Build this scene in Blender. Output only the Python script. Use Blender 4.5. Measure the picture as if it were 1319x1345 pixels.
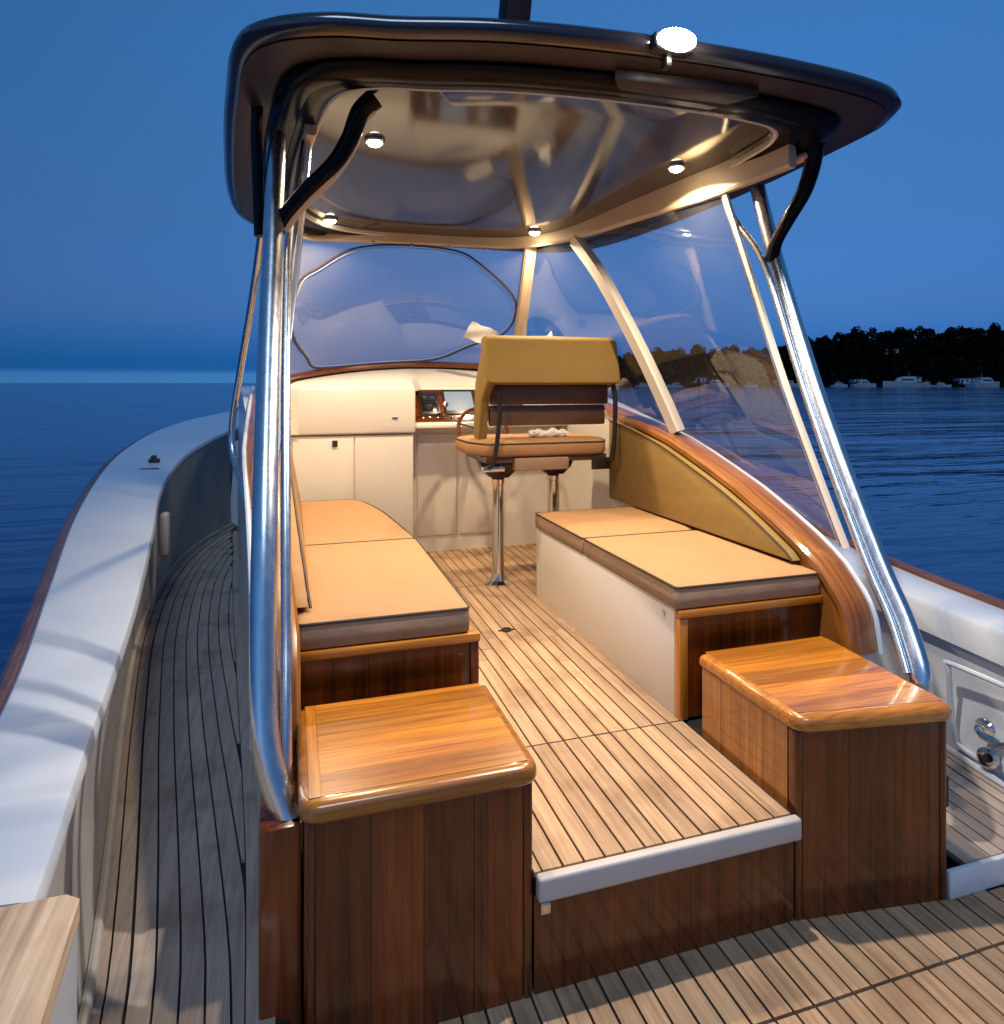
import bpy, bmesh, math, random
from mathutils import Vector, Matrix
random.seed(7)
R = math.radians
S = bpy.context.scene
for o in list(bpy.data.objects): bpy.data.objects.remove(o)
COL = S.collection

# ------------------------------------------------------------------ camera
YAW = R(17.4)
cam_d = bpy.data.cameras.new('camera'); cam = bpy.data.objects.new('camera', cam_d); COL.objects.link(cam)
cam_d.sensor_fit = 'HORIZONTAL'; cam_d.sensor_width = 36; cam_d.lens = 24.32
cam_d.shift_y = -0.1285; cam_d.clip_start = 0.05; cam_d.clip_end = 60000
cam.location = (0, 0, 1.5); cam.rotation_euler = (R(90), 0, -YAW)
S.camera = cam

# ------------------------------------------------------------------ sky, sun, exposure
W = bpy.data.worlds.new('World'); S.world = W; W.use_nodes = True
nt = W.node_tree; nt.nodes.clear()
wo = nt.nodes.new('ShaderNodeOutputWorld'); bg = nt.nodes.new('ShaderNodeBackground')
sky = nt.nodes.new('ShaderNodeTexSky'); sky.sky_type = 'NISHITA'; sky.sun_disc = False
SUN_EL, SUN_AZ = R(6), R(215)
sky.sun_elevation = SUN_EL; sky.sun_rotation = SUN_AZ
sky.air_density = 1.0; sky.dust_density = 0.2; sky.ozone_density = 2.0
tint = nt.nodes.new('ShaderNodeMix'); tint.data_type = 'RGBA'; tint.blend_type = 'MULTIPLY'
tint.inputs[0].default_value = 1.0   # dusk tint
tcw = nt.nodes.new('ShaderNodeTexCoord'); sxyz = nt.nodes.new('ShaderNodeSeparateXYZ'); ramp = nt.nodes.new('ShaderNodeValToRGB')
nt.links.new(tcw.outputs['Generated'], sxyz.inputs[0]); nt.links.new(sxyz.outputs[2], ramp.inputs[0])
cr = ramp.color_ramp; cr.elements[0].position = 0.0; cr.elements[1].position = 1.0
cr.elements[0].color = (0.021, 0.14, 0.94, 1); cr.elements[1].color = (0.20, 0.36, 0.52, 1)   # dusk: the low sky turns a deeper blue
for p_, c_ in ((0.012, (0.018, 0.112, 0.80)), (0.018, (0.005, 0.060, 0.47)), (0.030, (0.005, 0.056, 0.40)), (0.053, (0.0115, 0.063, 0.32)), (0.10, (0.0316, 0.0876, 0.272)), (0.22, (0.057, 0.135, 0.287)), (0.33, (0.0715, 0.182, 0.339)), (0.417, (0.082, 0.218, 0.40)), (0.6, (0.115, 0.285, 0.45))):
    e_ = cr.elements.new(p_); e_.color = (*c_, 1)
dbl = nt.nodes.new('ShaderNodeVectorMath'); dbl.operation = 'SCALE'; dbl.inputs['Scale'].default_value = 4.68
hs_ = nt.nodes.new('ShaderNodeVectorMath'); hs_.operation = 'MULTIPLY'; hs_.inputs[1].default_value = (1.0, 0.84, 0.80)
nt.links.new(ramp.outputs[0], hs_.inputs[0]); nt.links.new(hs_.outputs[0], dbl.inputs[0]); nt.links.new(dbl.outputs[0], tint.inputs[7])
nt.links.new(sky.outputs[0], tint.inputs[6]); nt.links.new(tint.outputs[2], bg.inputs[0])
bg.inputs[1].default_value = 0.12
nt.links.new(bg.outputs[0], wo.inputs[0])
sd = bpy.data.lights.new('sun', 'SUN'); sun = bpy.data.objects.new('sun', sd); COL.objects.link(sun)
sd.energy = 1.0; sd.angle = R(20); sd.color = (0.58, 0.76, 1.0)
# afterglow comes from behind the camera
sun.rotation_euler = (R(36), 0, R(-8))
S.view_settings.view_transform = 'Standard'; S.view_settings.look = 'None'
S.view_settings.exposure = 0; S.view_settings.gamma = 1; S.view_settings.use_curve_mapping = False
S.render.engine = 'CYCLES'

# ------------------------------------------------------------------ materials
def new_mat(name):
    m = bpy.data.materials.new(name); m.use_nodes = True
    t = m.node_tree; b = t.nodes['Principled BSDF']
    return m, t, b
def simple(name, col, rough=0.5, metal=0.0, coat=0.0, bump=0.0, bscale=60, var=0.0, vscale=3.0, spec=0.5, stretch=(1,1,1), dent=0.0):
    m, t, b = new_mat(name)
    b.inputs['Base Color'].default_value = (*col, 1); b.inputs['Roughness'].default_value = rough
    b.inputs['Metallic'].default_value = metal; b.inputs['Coat Weight'].default_value = coat
    b.inputs['Coat Roughness'].default_value = 0.08; b.inputs['Specular IOR Level'].default_value = spec
    tc = t.nodes.new('ShaderNodeTexCoord'); mp = t.nodes.new('ShaderNodeMapping'); mp.inputs['Scale'].default_value = stretch
    t.links.new(tc.outputs['Object'], mp.inputs[0])
    if var > 0:
        n = t.nodes.new('ShaderNodeTexNoise'); n.inputs['Scale'].default_value = vscale; n.inputs['Detail'].default_value = 6
        t.links.new(mp.outputs[0], n.inputs['Vector'])
        r = t.nodes.new('ShaderNodeValToRGB')
        r.color_ramp.elements[0].position = 0.15; r.color_ramp.elements[1].position = 0.85
        r.color_ramp.elements[0].color = (*[c*(1-var) for c in col], 1); r.color_ramp.elements[1].color = (*[min(1, c*(1+var*0.6)) for c in col], 1)
        t.links.new(n.outputs[0], r.inputs[0]); t.links.new(r.outputs[0], b.inputs['Base Color'])
        rr = t.nodes.new('ShaderNodeMapRange'); rr.inputs['To Min'].default_value = max(0.02, rough*0.75); rr.inputs['To Max'].default_value = min(1, rough*1.3)
        t.links.new(n.outputs[0], rr.inputs[0]); t.links.new(rr.outputs[0], b.inputs['Roughness'])
    if dent > 0:
        n3 = t.nodes.new('ShaderNodeTexNoise'); n3.inputs['Scale'].default_value = 4.5; n3.inputs['Detail'].default_value = 2.5
        t.links.new(mp.outputs[0], n3.inputs['Vector'])
        bd = t.nodes.new('ShaderNodeBump'); bd.inputs['Strength'].default_value = dent; bd.inputs['Distance'].default_value = 0.05
        t.links.new(n3.outputs[0], bd.inputs['Height']); t.links.new(bd.outputs[0], b.inputs['Normal'])
    if bump > 0:
        n2 = t.nodes.new('ShaderNodeTexNoise'); n2.inputs['Scale'].default_value = bscale; n2.inputs['Detail'].default_value = 5
        t.links.new(mp.outputs[0], n2.inputs['Vector'])
        bp = t.nodes.new('ShaderNodeBump'); bp.inputs['Strength'].default_value = bump; bp.inputs['Distance'].default_value = 0.003
        t.links.new(n2.outputs[0], bp.inputs['Height']); t.links.new(bp.outputs[0], b.inputs['Normal'])
        if dent > 0: t.links.new(bd.outputs[0], bp.inputs['Normal'])
    return m
def wood(name, dark, light, axis, rough=0.5, coat=0.0, var=0.25, grain=38, bump=0.25, wear=0.0, ax2=None):
    m, t, b = new_mat(name)
    tc = t.nodes.new('ShaderNodeTexCoord'); oi = t.nodes.new('ShaderNodeObjectInfo')
    off = t.nodes.new('ShaderNodeVectorMath'); off.operation = 'SCALE'; off.inputs[0].default_value = (13.1, 7.7, 5.3)
    t.links.new(oi.outputs['Random'], off.inputs['Scale'])
    ad = t.nodes.new('ShaderNodeVectorMath'); ad.operation = 'ADD'
    t.links.new(tc.outputs['Object'], ad.inputs[0]); t.links.new(off.outputs[0], ad.inputs[1])
    mp = t.nodes.new('ShaderNodeMapping'); sc = [grain]*3; sc[axis] = grain*0.045; sc[2] = sc[2] if ax2 is None else grain*0.045; mp.inputs['Scale'].default_value = sc
    t.links.new(ad.outputs[0], mp.inputs[0])
    n = t.nodes.new('ShaderNodeTexNoise'); n.inputs['Scale'].default_value = 1.0; n.inputs['Detail'].default_value = 8; n.inputs['Roughness'].default_value = 0.62; n.inputs['Distortion'].default_value = 0.6
    t.links.new(mp.outputs[0], n.inputs['Vector'])
    mp2 = t.nodes.new('ShaderNodeMapping'); sc2 = [grain*5]*3; sc2[axis] = grain*0.12; sc2[2] = sc2[2] if ax2 is None else grain*0.12; mp2.inputs['Scale'].default_value = sc2
    t.links.new(ad.outputs[0], mp2.inputs[0])
    n2 = t.nodes.new('ShaderNodeTexNoise'); n2.inputs['Scale'].default_value = 1.0; n2.inputs['Detail'].default_value = 3
    t.links.new(mp2.outputs[0], n2.inputs['Vector'])
    mx = t.nodes.new('ShaderNodeMix'); mx.inputs[0].default_value = 0.35
    t.links.new(n.outputs[0], mx.inputs[2]); t.links.new(n2.outputs[0], mx.inputs[3])
    r = t.nodes.new('ShaderNodeValToRGB'); r.color_ramp.elements[0].position = 0.36; r.color_ramp.elements[1].position = 0.64
    r.color_ramp.elements[0].color = (*dark, 1); r.color_ramp.elements[1].color = (*light, 1)
    t.links.new(mx.outputs[0], r.inputs[0])
    hv = t.nodes.new('ShaderNodeHueSaturation')
    mr = t.nodes.new('ShaderNodeMapRange'); mr.inputs['To Min'].default_value = 1-var; mr.inputs['To Max'].default_value = 1+var
    t.links.new(oi.outputs['Random'], mr.inputs[0]); t.links.new(mr.outputs[0], hv.inputs['Value']); t.links.new(r.outputs[0], hv.inputs['Color'])
    last = hv.outputs[0]
    if wear > 0:
        nw = t.nodes.new('ShaderNodeTexNoise'); nw.inputs['Scale'].default_value = 5; nw.inputs['Detail'].default_value = 6
        t.links.new(tc.outputs['Object'], nw.inputs['Vector'])
        m3 = t.nodes.new('ShaderNodeMix'); m3.data_type = 'RGBA'; m3.blend_type = 'MULTIPLY'
        rw = t.nodes.new('ShaderNodeMapRange'); rw.inputs['From Min'].default_value = 0.52; rw.inputs['From Max'].default_value = 0.68; rw.inputs['To Max'].default_value = wear
        t.links.new(nw.outputs[0], rw.inputs[0]); t.links.new(rw.outputs[0], m3.inputs[0]); t.links.new(last, m3.inputs[6])
        m3.inputs[7].default_value = (0.62, 0.58, 0.55, 1); last = m3.outputs[2]
    t.links.new(last, b.inputs['Base Color'])
    b.inputs['Roughness'].default_value = rough; b.inputs['Coat Weight'].default_value = coat; b.inputs['Coat Roughness'].default_value = 0.09
    bp = t.nodes.new('ShaderNodeBump'); bp.inputs['Strength'].default_value = bump; bp.inputs['Distance'].default_value = 0.0015
    t.links.new(mx.outputs[0], bp.inputs['Height']); t.links.new(bp.outputs[0], b.inputs['Normal'])
    return m
M = {}
for ax, k in enumerate('xyz'):
    M['varnish_'+k] = wood('varnished_teak_'+k, (0.20, 0.060, 0.006), (0.54, 0.20, 0.018), ax, 0.28, 0.8, 0.30, 30, 0.15)
    M['mahogany_'+k] = wood('mahogany_'+k, (0.036, 0.006, 0.001), (0.165, 0.036, 0.004), ax, 0.20, 0.35, 0.30, 22, 0.08)
M['coaming_wood'] = wood('coaming_wood', (0.11, 0.035, 0.007), (0.34, 0.125, 0.022), 1, 0.32, 0.6, 0.1, 44, 0.1, ax2=2)
M['teak'] = wood('deck_teak', (0.26, 0.155, 0.085), (0.48, 0.31, 0.18), 1, 0.62, 0, 0.16, 55, 0.5, 0.8)
M['teak_grey'] = wood('weathered_bluelit_teak', (0.24, 0.195, 0.165), (0.38, 0.32, 0.275), 1, 0.6, 0, 0.12, 55, 0.5, 0.8)  # deck teak again: weathered, with the blue dusk light also in its grey
M['teak_board'] = wood('quarter_board_teak', (0.24, 0.17, 0.12), (0.55, 0.43, 0.32), 1, 0.6, 0, 0.08, 22, 0.6, 0.4)
M['caulk'] = simple('black_caulk', (0.012, 0.011, 0.012), 0.6)
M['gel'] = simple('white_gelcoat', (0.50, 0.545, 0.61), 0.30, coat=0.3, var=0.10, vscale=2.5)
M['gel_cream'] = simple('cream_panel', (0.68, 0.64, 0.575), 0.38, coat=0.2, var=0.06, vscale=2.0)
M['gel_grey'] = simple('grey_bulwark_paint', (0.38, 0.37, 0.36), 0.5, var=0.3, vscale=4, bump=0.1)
M['cushion'] = simple('tan_canvas', (0.37, 0.20, 0.085), 0.85, var=0.10, vscale=5, bump=0.5, bscale=300, dent=0.6)
M['olive'] = simple('olive_shaded_canvas', (0.235, 0.148, 0.034), 0.8, var=0.05, vscale=2, bump=0.5, bscale=300, dent=0.3)  # same canvas as the tan cushions, its duller lighting put into the colour
M['side_fabric'] = simple('cushion_side_canvas', (0.30, 0.20, 0.12), 0.85, var=0.12, vscale=4, bump=0.5, bscale=300, dent=0.6)
M['piping'] = simple('dark_piping', (0.035, 0.02, 0.012), 0.6)
M['steel'] = simple('polished_stainless', (0.66, 0.68, 0.70), 0.27, metal=1.0, var=0.1, vscale=8, stretch=(6, 6, 1))
M['chrome'] = simple('chrome', (0.68, 0.66, 0.62), 0.10, metal=1.0)
M['dark_metal'] = simple('dark_anodised_metal', (0.05, 0.04, 0.035), 0.3, metal=0.7)
M['roof'] = simple('dark_roof_gloss', (0.030, 0.022, 0.022), 0.20, coat=0.8, var=0.3, vscale=2)
M['roof_under'] = simple('roof_soffit_gloss', (0.036, 0.023, 0.021), 0.42, spec=0.35, var=0.2, vscale=1.5)
M['black'] = simple('black_moulding', (0.005, 0.005, 0.006), 0.22, spec=0.12)
M['headliner'] = simple('glossy_headliner', (0.052, 0.045, 0.040), 0.09, spec=0.6, coat=0.25, var=0.1, vscale=1.2)
M['header'] = simple('cream_header_vinyl', (0.62, 0.50, 0.35), 0.45, var=0.1, vscale=5, bump=0.15)
M['strip'] = simple('cream_window_trim', (0.72, 0.68, 0.60), 0.4, var=0.08, vscale=6)
M['screen_dark'] = simple('dark_screen', (0.012, 0.014, 0.02), 0.08, coat=1)
M['cloth'] = simple('white_cloth', (0.72, 0.68, 0.60), 0.9, bump=0.4, bscale=60)
M['paper'] = simple('white_paper', (0.8, 0.8, 0.8), 0.7)
M['plastic'] = simple('black_plastic', (0.02, 0.02, 0.02), 0.35)
M['rubrail'] = wood('rub_rail_wood', (0.05, 0.02, 0.014), (0.12, 0.05, 0.035), 1, 0.4, 0.3)
M['pad_brown'] = simple('dark_brown_seat_shell', (0.085, 0.045, 0.025), 0.4, coat=0.2, var=0.2, vscale=5)
def emit(name, col, s):
    m, t, b = new_mat(name)
    b.inputs['Base Color'].default_value = (0.8, 0.8, 0.8, 1)
    b.inputs['Emission Color'].default_value = (*col, 1); b.inputs['Emission Strength'].default_value = s
    return m
M['lamp'] = emit('warm_lamp_lens', (1.0, 0.78, 0.48), 40)
M['flood'] = emit('flood_lamp_lens', (1.0, 0.90, 0.78), 120)
M['screen_lit'] = emit('lit_chart_screen', (0.62, 0.72, 0.85), 0.45)
M['screen_lit'].node_tree.nodes['Principled BSDF'].inputs['Base Color'].default_value = (0.05, 0.06, 0.07, 1)
M['house_window'] = emit('lit_house_window', (1.0, 0.75, 0.5), 0.5)
def glass(name, haze, refl, col=(0.92, 0.94, 0.95)):
    m = bpy.data.materials.new(name); m.use_nodes = True; t = m.node_tree; t.nodes.clear()
    out = t.nodes.new('ShaderNodeOutputMaterial'); tr = t.nodes.new('ShaderNodeBsdfTransparent'); tr.inputs[0].default_value = (*col, 1)
    gl = t.nodes.new('ShaderNodeBsdfGlossy'); gl.inputs['Roughness'].default_value = 0.02
    df = t.nodes.new('ShaderNodeBsdfDiffuse'); df.inputs[0].default_value = (0.55, 0.55, 0.58, 1)
    fr = t.nodes.new('ShaderNodeFresnel'); fr.inputs[0].default_value = 1.52
    tc = t.nodes.new('ShaderNodeTexCoord'); n = t.nodes.new('ShaderNodeTexNoise'); n.inputs['Scale'].default_value = 3.2; n.inputs['Detail'].default_value = 1.5
    bp = t.nodes.new('ShaderNodeBump'); bp.inputs['Strength'].default_value = 0.35; bp.inputs['Distance'].default_value = 0.006
    t.links.new(tc.outputs['Object'], n.inputs['Vector']); t.links.new(n.outputs[0], bp.inputs['Height'])
    t.links.new(bp.outputs[0], gl.inputs['Normal'])
    m1 = t.nodes.new('ShaderNodeMixShader'); m2 = t.nodes.new('ShaderNodeMixShader'); m2.inputs[0].default_value = haze
    fm = t.nodes.new('ShaderNodeMath'); fm.operation = 'MULTIPLY'; fm.inputs[1].default_value = refl; t.links.new(fr.outputs[0], fm.inputs[0])
    t.links.new(fm.outputs[0], m1.inputs[0]); t.links.new(tr.outputs[0], m1.inputs[1]); t.links.new(gl.outputs[0], m1.inputs[2])
    t.links.new(m1.outputs[0], m2.inputs[1]); t.links.new(df.outputs[0], m2.inputs[2]); t.links.new(m2.outputs[0], out.inputs[0])
    return m
M['vinyl'] = glass('clear_vinyl', 0.022, 0.16)
M['vinyl_front'] = glass('clear_vinyl_front', 0.15, 0.12)

# ------------------------------------------------------------------ mesh helpers
def interp(tab, y):
    ys = [a[0] for a in tab]
    if y <= ys[0]: i = 0
    elif y >= ys[-1]: i = len(tab)-2
    else: i = max(k for k in range(len(tab)-1) if ys[k] <= y)
    y0, y1 = ys[i], ys[i+1]; v0, v1 = tab[i][1], tab[i+1][1]; t = (y-y0)/(y1-y0)
    if t < 0 or t > 1: return v0+(v1-v0)*t
    m = lambda k: (tab[min(k+1, len(tab)-1)][1]-tab[max(k-1, 0)][1])/(ys[min(k+1, len(tab)-1)]-ys[max(k-1, 0)])
    h = y1-y0; m0, m1 = m(i)*h, m(i+1)*h
    return (2*t**3-3*t*t+1)*v0+(t**3-2*t*t+t)*m0+(-2*t**3+3*t*t)*v1+(t**3-t*t)*m1
def smooth(pts, n=6, closed=False):
    P = [Vector(p) for p in pts]; N = len(P); out = []
    rng = N if closed else N-1
    for i in range(rng):
        if closed: a, b, c, d = P[(i-1) % N], P[i], P[(i+1) % N], P[(i+2) % N]
        else: a, b, c, d = P[max(i-1, 0)], P[i], P[i+1], P[min(i+2, N-1)]
        for k in range(n):
            t = k/n
            out.append(0.5*((2*b)+(c-a)*t+(2*a-5*b+4*c-d)*t*t+(3*b-a-3*c+d)*t**3))
    if not closed: out.append(P[-1].copy())
    return out
def add_box(bm, x0, x1, y0, y1, z0, z1, bev=0.0, seg=2):
    b2 = bmesh.new()
    vs = [b2.verts.new((x, y, z)) for x in (x0, x1) for y in (y0, y1) for z in (z0, z1)]
    for f in ((0,1,3,2),(4,6,7,5),(0,4,5,1),(2,3,7,6),(0,2,6,4),(1,5,7,3)): b2.faces.new([vs[i] for i in f])
    bmesh.ops.recalc_face_normals(b2, faces=b2.faces)
    if bev > 0: bmesh.ops.bevel(b2, geom=list(b2.edges), offset=bev, segments=seg, profile=0.5, affect='EDGES')
    me = bpy.data.meshes.new('t'); b2.to_mesh(me); b2.free(); bm.from_mesh(me); bpy.data.meshes.remove(me)
def add_prism(bm, poly, vec, bev=0.0, seg=2):
    """poly: planar list of 3D points; extruded along vec"""
    b2 = bmesh.new(); vec = Vector(vec)
    a = [b2.verts.new(Vector(p)) for p in poly]; c = [b2.verts.new(Vector(p)+vec) for p in poly]; n = len(a)
    b2.faces.new(a); b2.faces.new(c[::-1])
    for i in range(n): b2.faces.new((a[i], c[i], c[(i+1) % n], a[(i+1) % n]))
    bmesh.ops.recalc_face_normals(b2, faces=b2.faces)
    if bev > 0:
        es = [e for e in b2.edges if len(e.link_faces) == 2 and e.calc_face_angle(0) > R(35)]
        bmesh.ops.bevel(b2, geom=es, offset=bev, segments=seg, profile=0.5, affect='EDGES')
    me = bpy.data.meshes.new('t'); b2.to_mesh(me); b2.free(); bm.from_mesh(me); bpy.data.meshes.remove(me)
def add_tube(bm, pts, r, seg=14, flat=None, closed=False):
    P = [Vector(p) for p in pts]; n = len(P); rings = []
    up = Vector((0, 0, 1)); prev = None
    for i in range(n):
        if closed: t = (P[(i+1) % n]-P[i-1]).normalized()
        else: t = (P[min(i+1, n-1)]-P[max(i-1, 0)]).normalized()
        if prev is None:
            a = t.cross(up)
            if a.length < 1e-3: a = t.cross(Vector((1, 0, 0)))
            a.normalize()
        else: a = (prev-t*prev.dot(t)).normalized()
        prev = a; b = t.cross(a)
        rr = r[i] if isinstance(r, (list, tuple)) else r
        r1, r2 = (rr, rr) if flat is None else (rr, rr*flat)
        rings.append([bm.verts.new(P[i]+a*math.cos(2*math.pi*k/seg)*r1+b*math.sin(2*math.pi*k/seg)*r2) for k in range(seg)])
    for i in range(n if closed else n-1):
        A, B = rings[i], rings[(i+1) % n]
        for k in range(seg): bm.faces.new((A[k], A[(k+1) % seg], B[(k+1) % seg], B[k]))
    if not closed: bm.faces.new(rings[0]); bm.faces.new(rings[-1][::-1])
def add_loft(bm, rings, closed_ring=True, caps=True, closed_path=False):
    V = [[bm.verts.new(Vector(p)) for p in r] for r in rings]; n = len(V[0])
    for i in range(len(V) if closed_path else len(V)-1):
        A, B = V[i], V[(i+1) % len(V)]
        for k in range(n if closed_ring else n-1):
            bm.faces.new((A[k], A[(k+1) % n], B[(k+1) % n], B[k]))
    if caps and closed_ring and not closed_path: bm.faces.new(V[0]); bm.faces.new(V[-1][::-1])
def add_lathe(bm, prof, c, axis=(0, 0, 1), seg=20):
    ax = Vector(axis).normalized(); q = Vector((0, 0, 1)).rotation_difference(ax); c = Vector(c)
    rings = [[c+q @ Vector((r*math.cos(2*math.pi*k/seg), r*math.sin(2*math.pi*k/seg), h)) for k in range(seg)] for r, h in prof]
    add_loft(bm, rings)
def obj(name, bm, mat, parent=None, label=None, ang=35, mats=None):
    if bm.faces: bmesh.ops.recalc_face_normals(bm, faces=bm.faces)
    me = bpy.data.meshes.new(name); bm.to_mesh(me); bm.free()
    for mm in (mats or [mat]): me.materials.append(M[mm] if isinstance(mm, str) else mm)
    me.shade_smooth(); me.set_sharp_from_angle(angle=R(ang))
    o = bpy.data.objects.new(name, me); COL.objects.link(o)
    if parent is not None:
        o.parent = parent; w = Vector((0, 0, 0)); p = parent
        while p is not None: w += p.location; p = p.parent
        o.location = -w
    if label: o['label'] = label
    return o
def tag(o, label, cat, group=None):
    o['label'] = label; o['category'] = cat
    if group: o['group'] = group
    return o
def thing(name, label, cat, loc=(0, 0, 0), group=None):
    o = bpy.data.objects.new(name, None); COL.objects.link(o); o.location = loc; o.empty_display_size = 0.1
    bpy.context.view_layer.update(); return tag(o, label, cat, group)
def struct(o, kind='structure'): o['kind'] = kind; return o
def B(): return bmesh.new()
def bx(name, mat, parent, *a, bev=0.0, label=None, seg=2):
    bm = B(); add_box(bm, *a, bev=bev, seg=seg); return obj(name, bm, mat, parent, label)
def rounded(poly, r, n=5):
    out = []; N = len(poly)
    for i, (p, rr) in enumerate(zip(poly, r if isinstance(r, (list, tuple)) else [r]*N)):
        a, b, c = Vector(poly[i-1]), Vector(p), Vector(poly[(i+1) % N])
        if rr <= 0: out.append(tuple(b)); continue
        u, v = (a-b).normalized(), (c-b).normalized(); p0, p1 = b+u*rr, b+v*rr
        for k in range(n+1):
            t_ = k/n; out.append(tuple((1-t_)**2*p0+2*t_*(1-t_)*b+t_*t_*p1))
    return out
CX2 = 1.95                                    # mirror: x -> 1.95 - x (boat centreline at x = 0.975)
def side(s): return (lambda x: x) if s == 'port' else (lambda x: CX2-x)

# ------------------------------------------------------------------ hull tables (port side, x by y)
CAP_OUT = [(-3, -0.45), (-1, -0.50), (1, -0.60), (2.158, -0.748), (3.195, -0.948), (4.4, -1.17), (5.56, -1.31), (6.5, -1.33), (7.4, -1.24), (8.3, -0.95), (9.4, -0.3), (10.6, 0.90)]
CAP_IN = [(-3, -0.22), (-1, -0.28), (1.3, -0.405), (1.8, -0.456), (2.94, -0.566), (4.0, -0.69), (5.02, -0.815), (5.8, -0.83), (6.5, -0.76), (7.5, -0.52), (8.3, -0.25), (9.4, 0.2), (10.3, 0.93)]
BUL_BOT = [(-3, -0.36), (-1, -0.38), (1.0, -0.40), (1.71, -0.443), (2.08, -0.494), (3.17, -0.67), (4.3, -0.82), (5.43, -0.87), (6.4, -0.78), (7.45, -0.50), (8.3, -0.2)]
CABIN = [(1.5, -0.045), (2.2, -0.085), (3.4, -0.19), (5.0, -0.33), (6.0, -0.40), (7.3, -0.46), (8.2, -0.2)]
SHEER = [(-3, 0.62), (1.3, 0.62), (3, 0.645), (5, 0.79), (6, 0.90), (7, 1.0), (8.4, 1.13), (10.6, 1.3)]
COAM = [(1.93, 0.50), (1.945, 0.58), (1.968, 0.672), (2.04, 0.755), (2.132, 0.827), (2.556, 1.015), (2.86, 1.115), (3.21, 1.215), (3.76, 1.31), (4.5, 1.42), (5.2, 1.50)]
DECK_Z = 0.08; FLOOR_Z = 0.305; WATER_Z = -0.9

# ------------------------------------------------------------------ water
def water_mat():
    m, t, b = new_mat('sea_water')
    b.inputs['Base Color'].default_value = (0.006, 0.055, 0.17, 1); b.inputs['Roughness'].default_value = 0.10
    b.inputs['IOR'].default_value = 1.333
    g = t.nodes.new('ShaderNodeNewGeometry')
    def nz(scale, sx, sy, det):
        mp = t.nodes.new('ShaderNodeMapping'); mp.inputs['Rotation'].default_value = (0, 0, YAW); mp.inputs['Scale'].default_value = (sx, sy, 1)
        t.links.new(g.outputs['Position'], mp.inputs[0])
        n = t.nodes.new('ShaderNodeTexNoise'); n.inputs['Scale'].default_value = scale; n.inputs['Detail'].default_value = det
        t.links.new(mp.outputs[0], n.inputs['Vector']); return n
    a = nz(0.8, 0.22, 1.0, 4); c = nz(0.10, 0.3, 1.5, 3); e = nz(3.0, 0.35, 1.0, 3); big = nz(0.03, 0.35, 1.6, 3)
    ad = t.nodes.new('ShaderNodeMath'); ad.operation = 'MULTIPLY_ADD'; ad.inputs[1].default_value = 3.0
    t.links.new(c.outputs[0], ad.inputs[0]); t.links.new(a.outputs[0], ad.inputs[2])
    ad2 = t.nodes.new('ShaderNodeMath'); ad2.operation = 'MULTIPLY_ADD'; ad2.inputs[1].default_value = 0.15
    t.links.new(e.outputs[0], ad2.inputs[0]); t.links.new(ad.outputs[0], ad2.inputs[2])
    bp = t.nodes.new('ShaderNodeBump'); bp.inputs['Distance'].default_value = 0.24
    ms_ = t.nodes.new('ShaderNodeMapRange'); ms_.inputs['From Min'].default_value = 0.35; ms_.inputs['From Max'].default_value = 0.65; ms_.inputs['To Min'].default_value = 0.35; ms_.inputs['To Max'].default_value = 1.0
    t.links.new(big.outputs[0], ms_.inputs[0]); t.links.new(ms_.outputs[0], bp.inputs['Strength'])
    t.links.new(ad2.outputs[0], bp.inputs['Height']); t.links.new(bp.outputs[0], b.inputs['Normal'])
    return m
M['water'] = water_mat()
bm = B(); rings = []
for rr in (0.0, 4, 12, 40, 200, 1500, 9000, 40000):
    pass
vs = [bm.verts.new((x, y, WATER_Z)) for x, y in ((-40000, -40000), (40000, -40000), (40000, 40000), (-40000, 40000))]; bm.faces.new(vs)
struct(obj('water', bm, 'water'))

# ------------------------------------------------------------------ decks and floor
def plank(parent, x0, x1, y0, y1, ztop, th=0.014, mat='teak'):
    bm = B(); add_box(bm, x0, x1, y0, y1, ztop-th, ztop); return obj('plank', bm, mat, parent)
def plank_field(parent, xs0, xs1, w, segs, ztop, gap=0.0068, mat='teak'):
    """segs: list of (y0,y1) panels; planks butt at staggered joints"""
    x = xs0; k = 0
    while x < xs1-0.01:
        x1 = min(x+w, xs1)
        for (a, b) in segs:
            cuts = [a]; 
            if b-a > 1.6: cuts.append(a+(b-a)*random.uniform(0.3, 0.7))
            cuts.append(b)
            for i in range(len(cuts)-1):
                plank(parent, x+gap/2, x1-gap/2, cuts[i]+0.0015, cuts[i+1]-0.0015, ztop+random.uniform(-0.0006, 0.0006), mat=mat)
        x = x1; k += 1
# cockpit sole
bm = B(); add_box(bm, -0.40, 2.45, -2.5, 2.3, -0.06, -0.010)
cd = struct(obj('cockpit_deck', bm, 'caulk'))
plank_field(cd, -0.255, 1.97, 0.0585, [(-2.4, 0.2), (0.2, 1.33), (1.336, 1.60)], 0.0)
plank_field(cd, 1.968, 2.32, 0.0585, [(-2.4, 0.2), (0.2, 1.33), (1.336, 1.483)], 0.0)
# raised passage floor between the benches
bm = B(); add_box(bm, 0.572, 1.342, 1.556, 1.5755, 0.246, FLOOR_Z-0.012); add_box(bm, 0.03, 1.93, 1.5758, 4.80, 0.20, FLOOR_Z-0.012)
pf = struct(obj('passage_floor', bm, 'caulk'))
plank_field(pf, 0.590, 1.330, 0.0569, [(1.557, 2.10), (2.104, 3.86), (3.864, 4.75)], FLOOR_Z)
plank_field(pf, 1.330, 1.93, 0.0569, [(3.60, 4.75)], FLOOR_Z)
plank(pf, 0.571, 0.588, 1.557, 4.75, FLOOR_Z)
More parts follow.
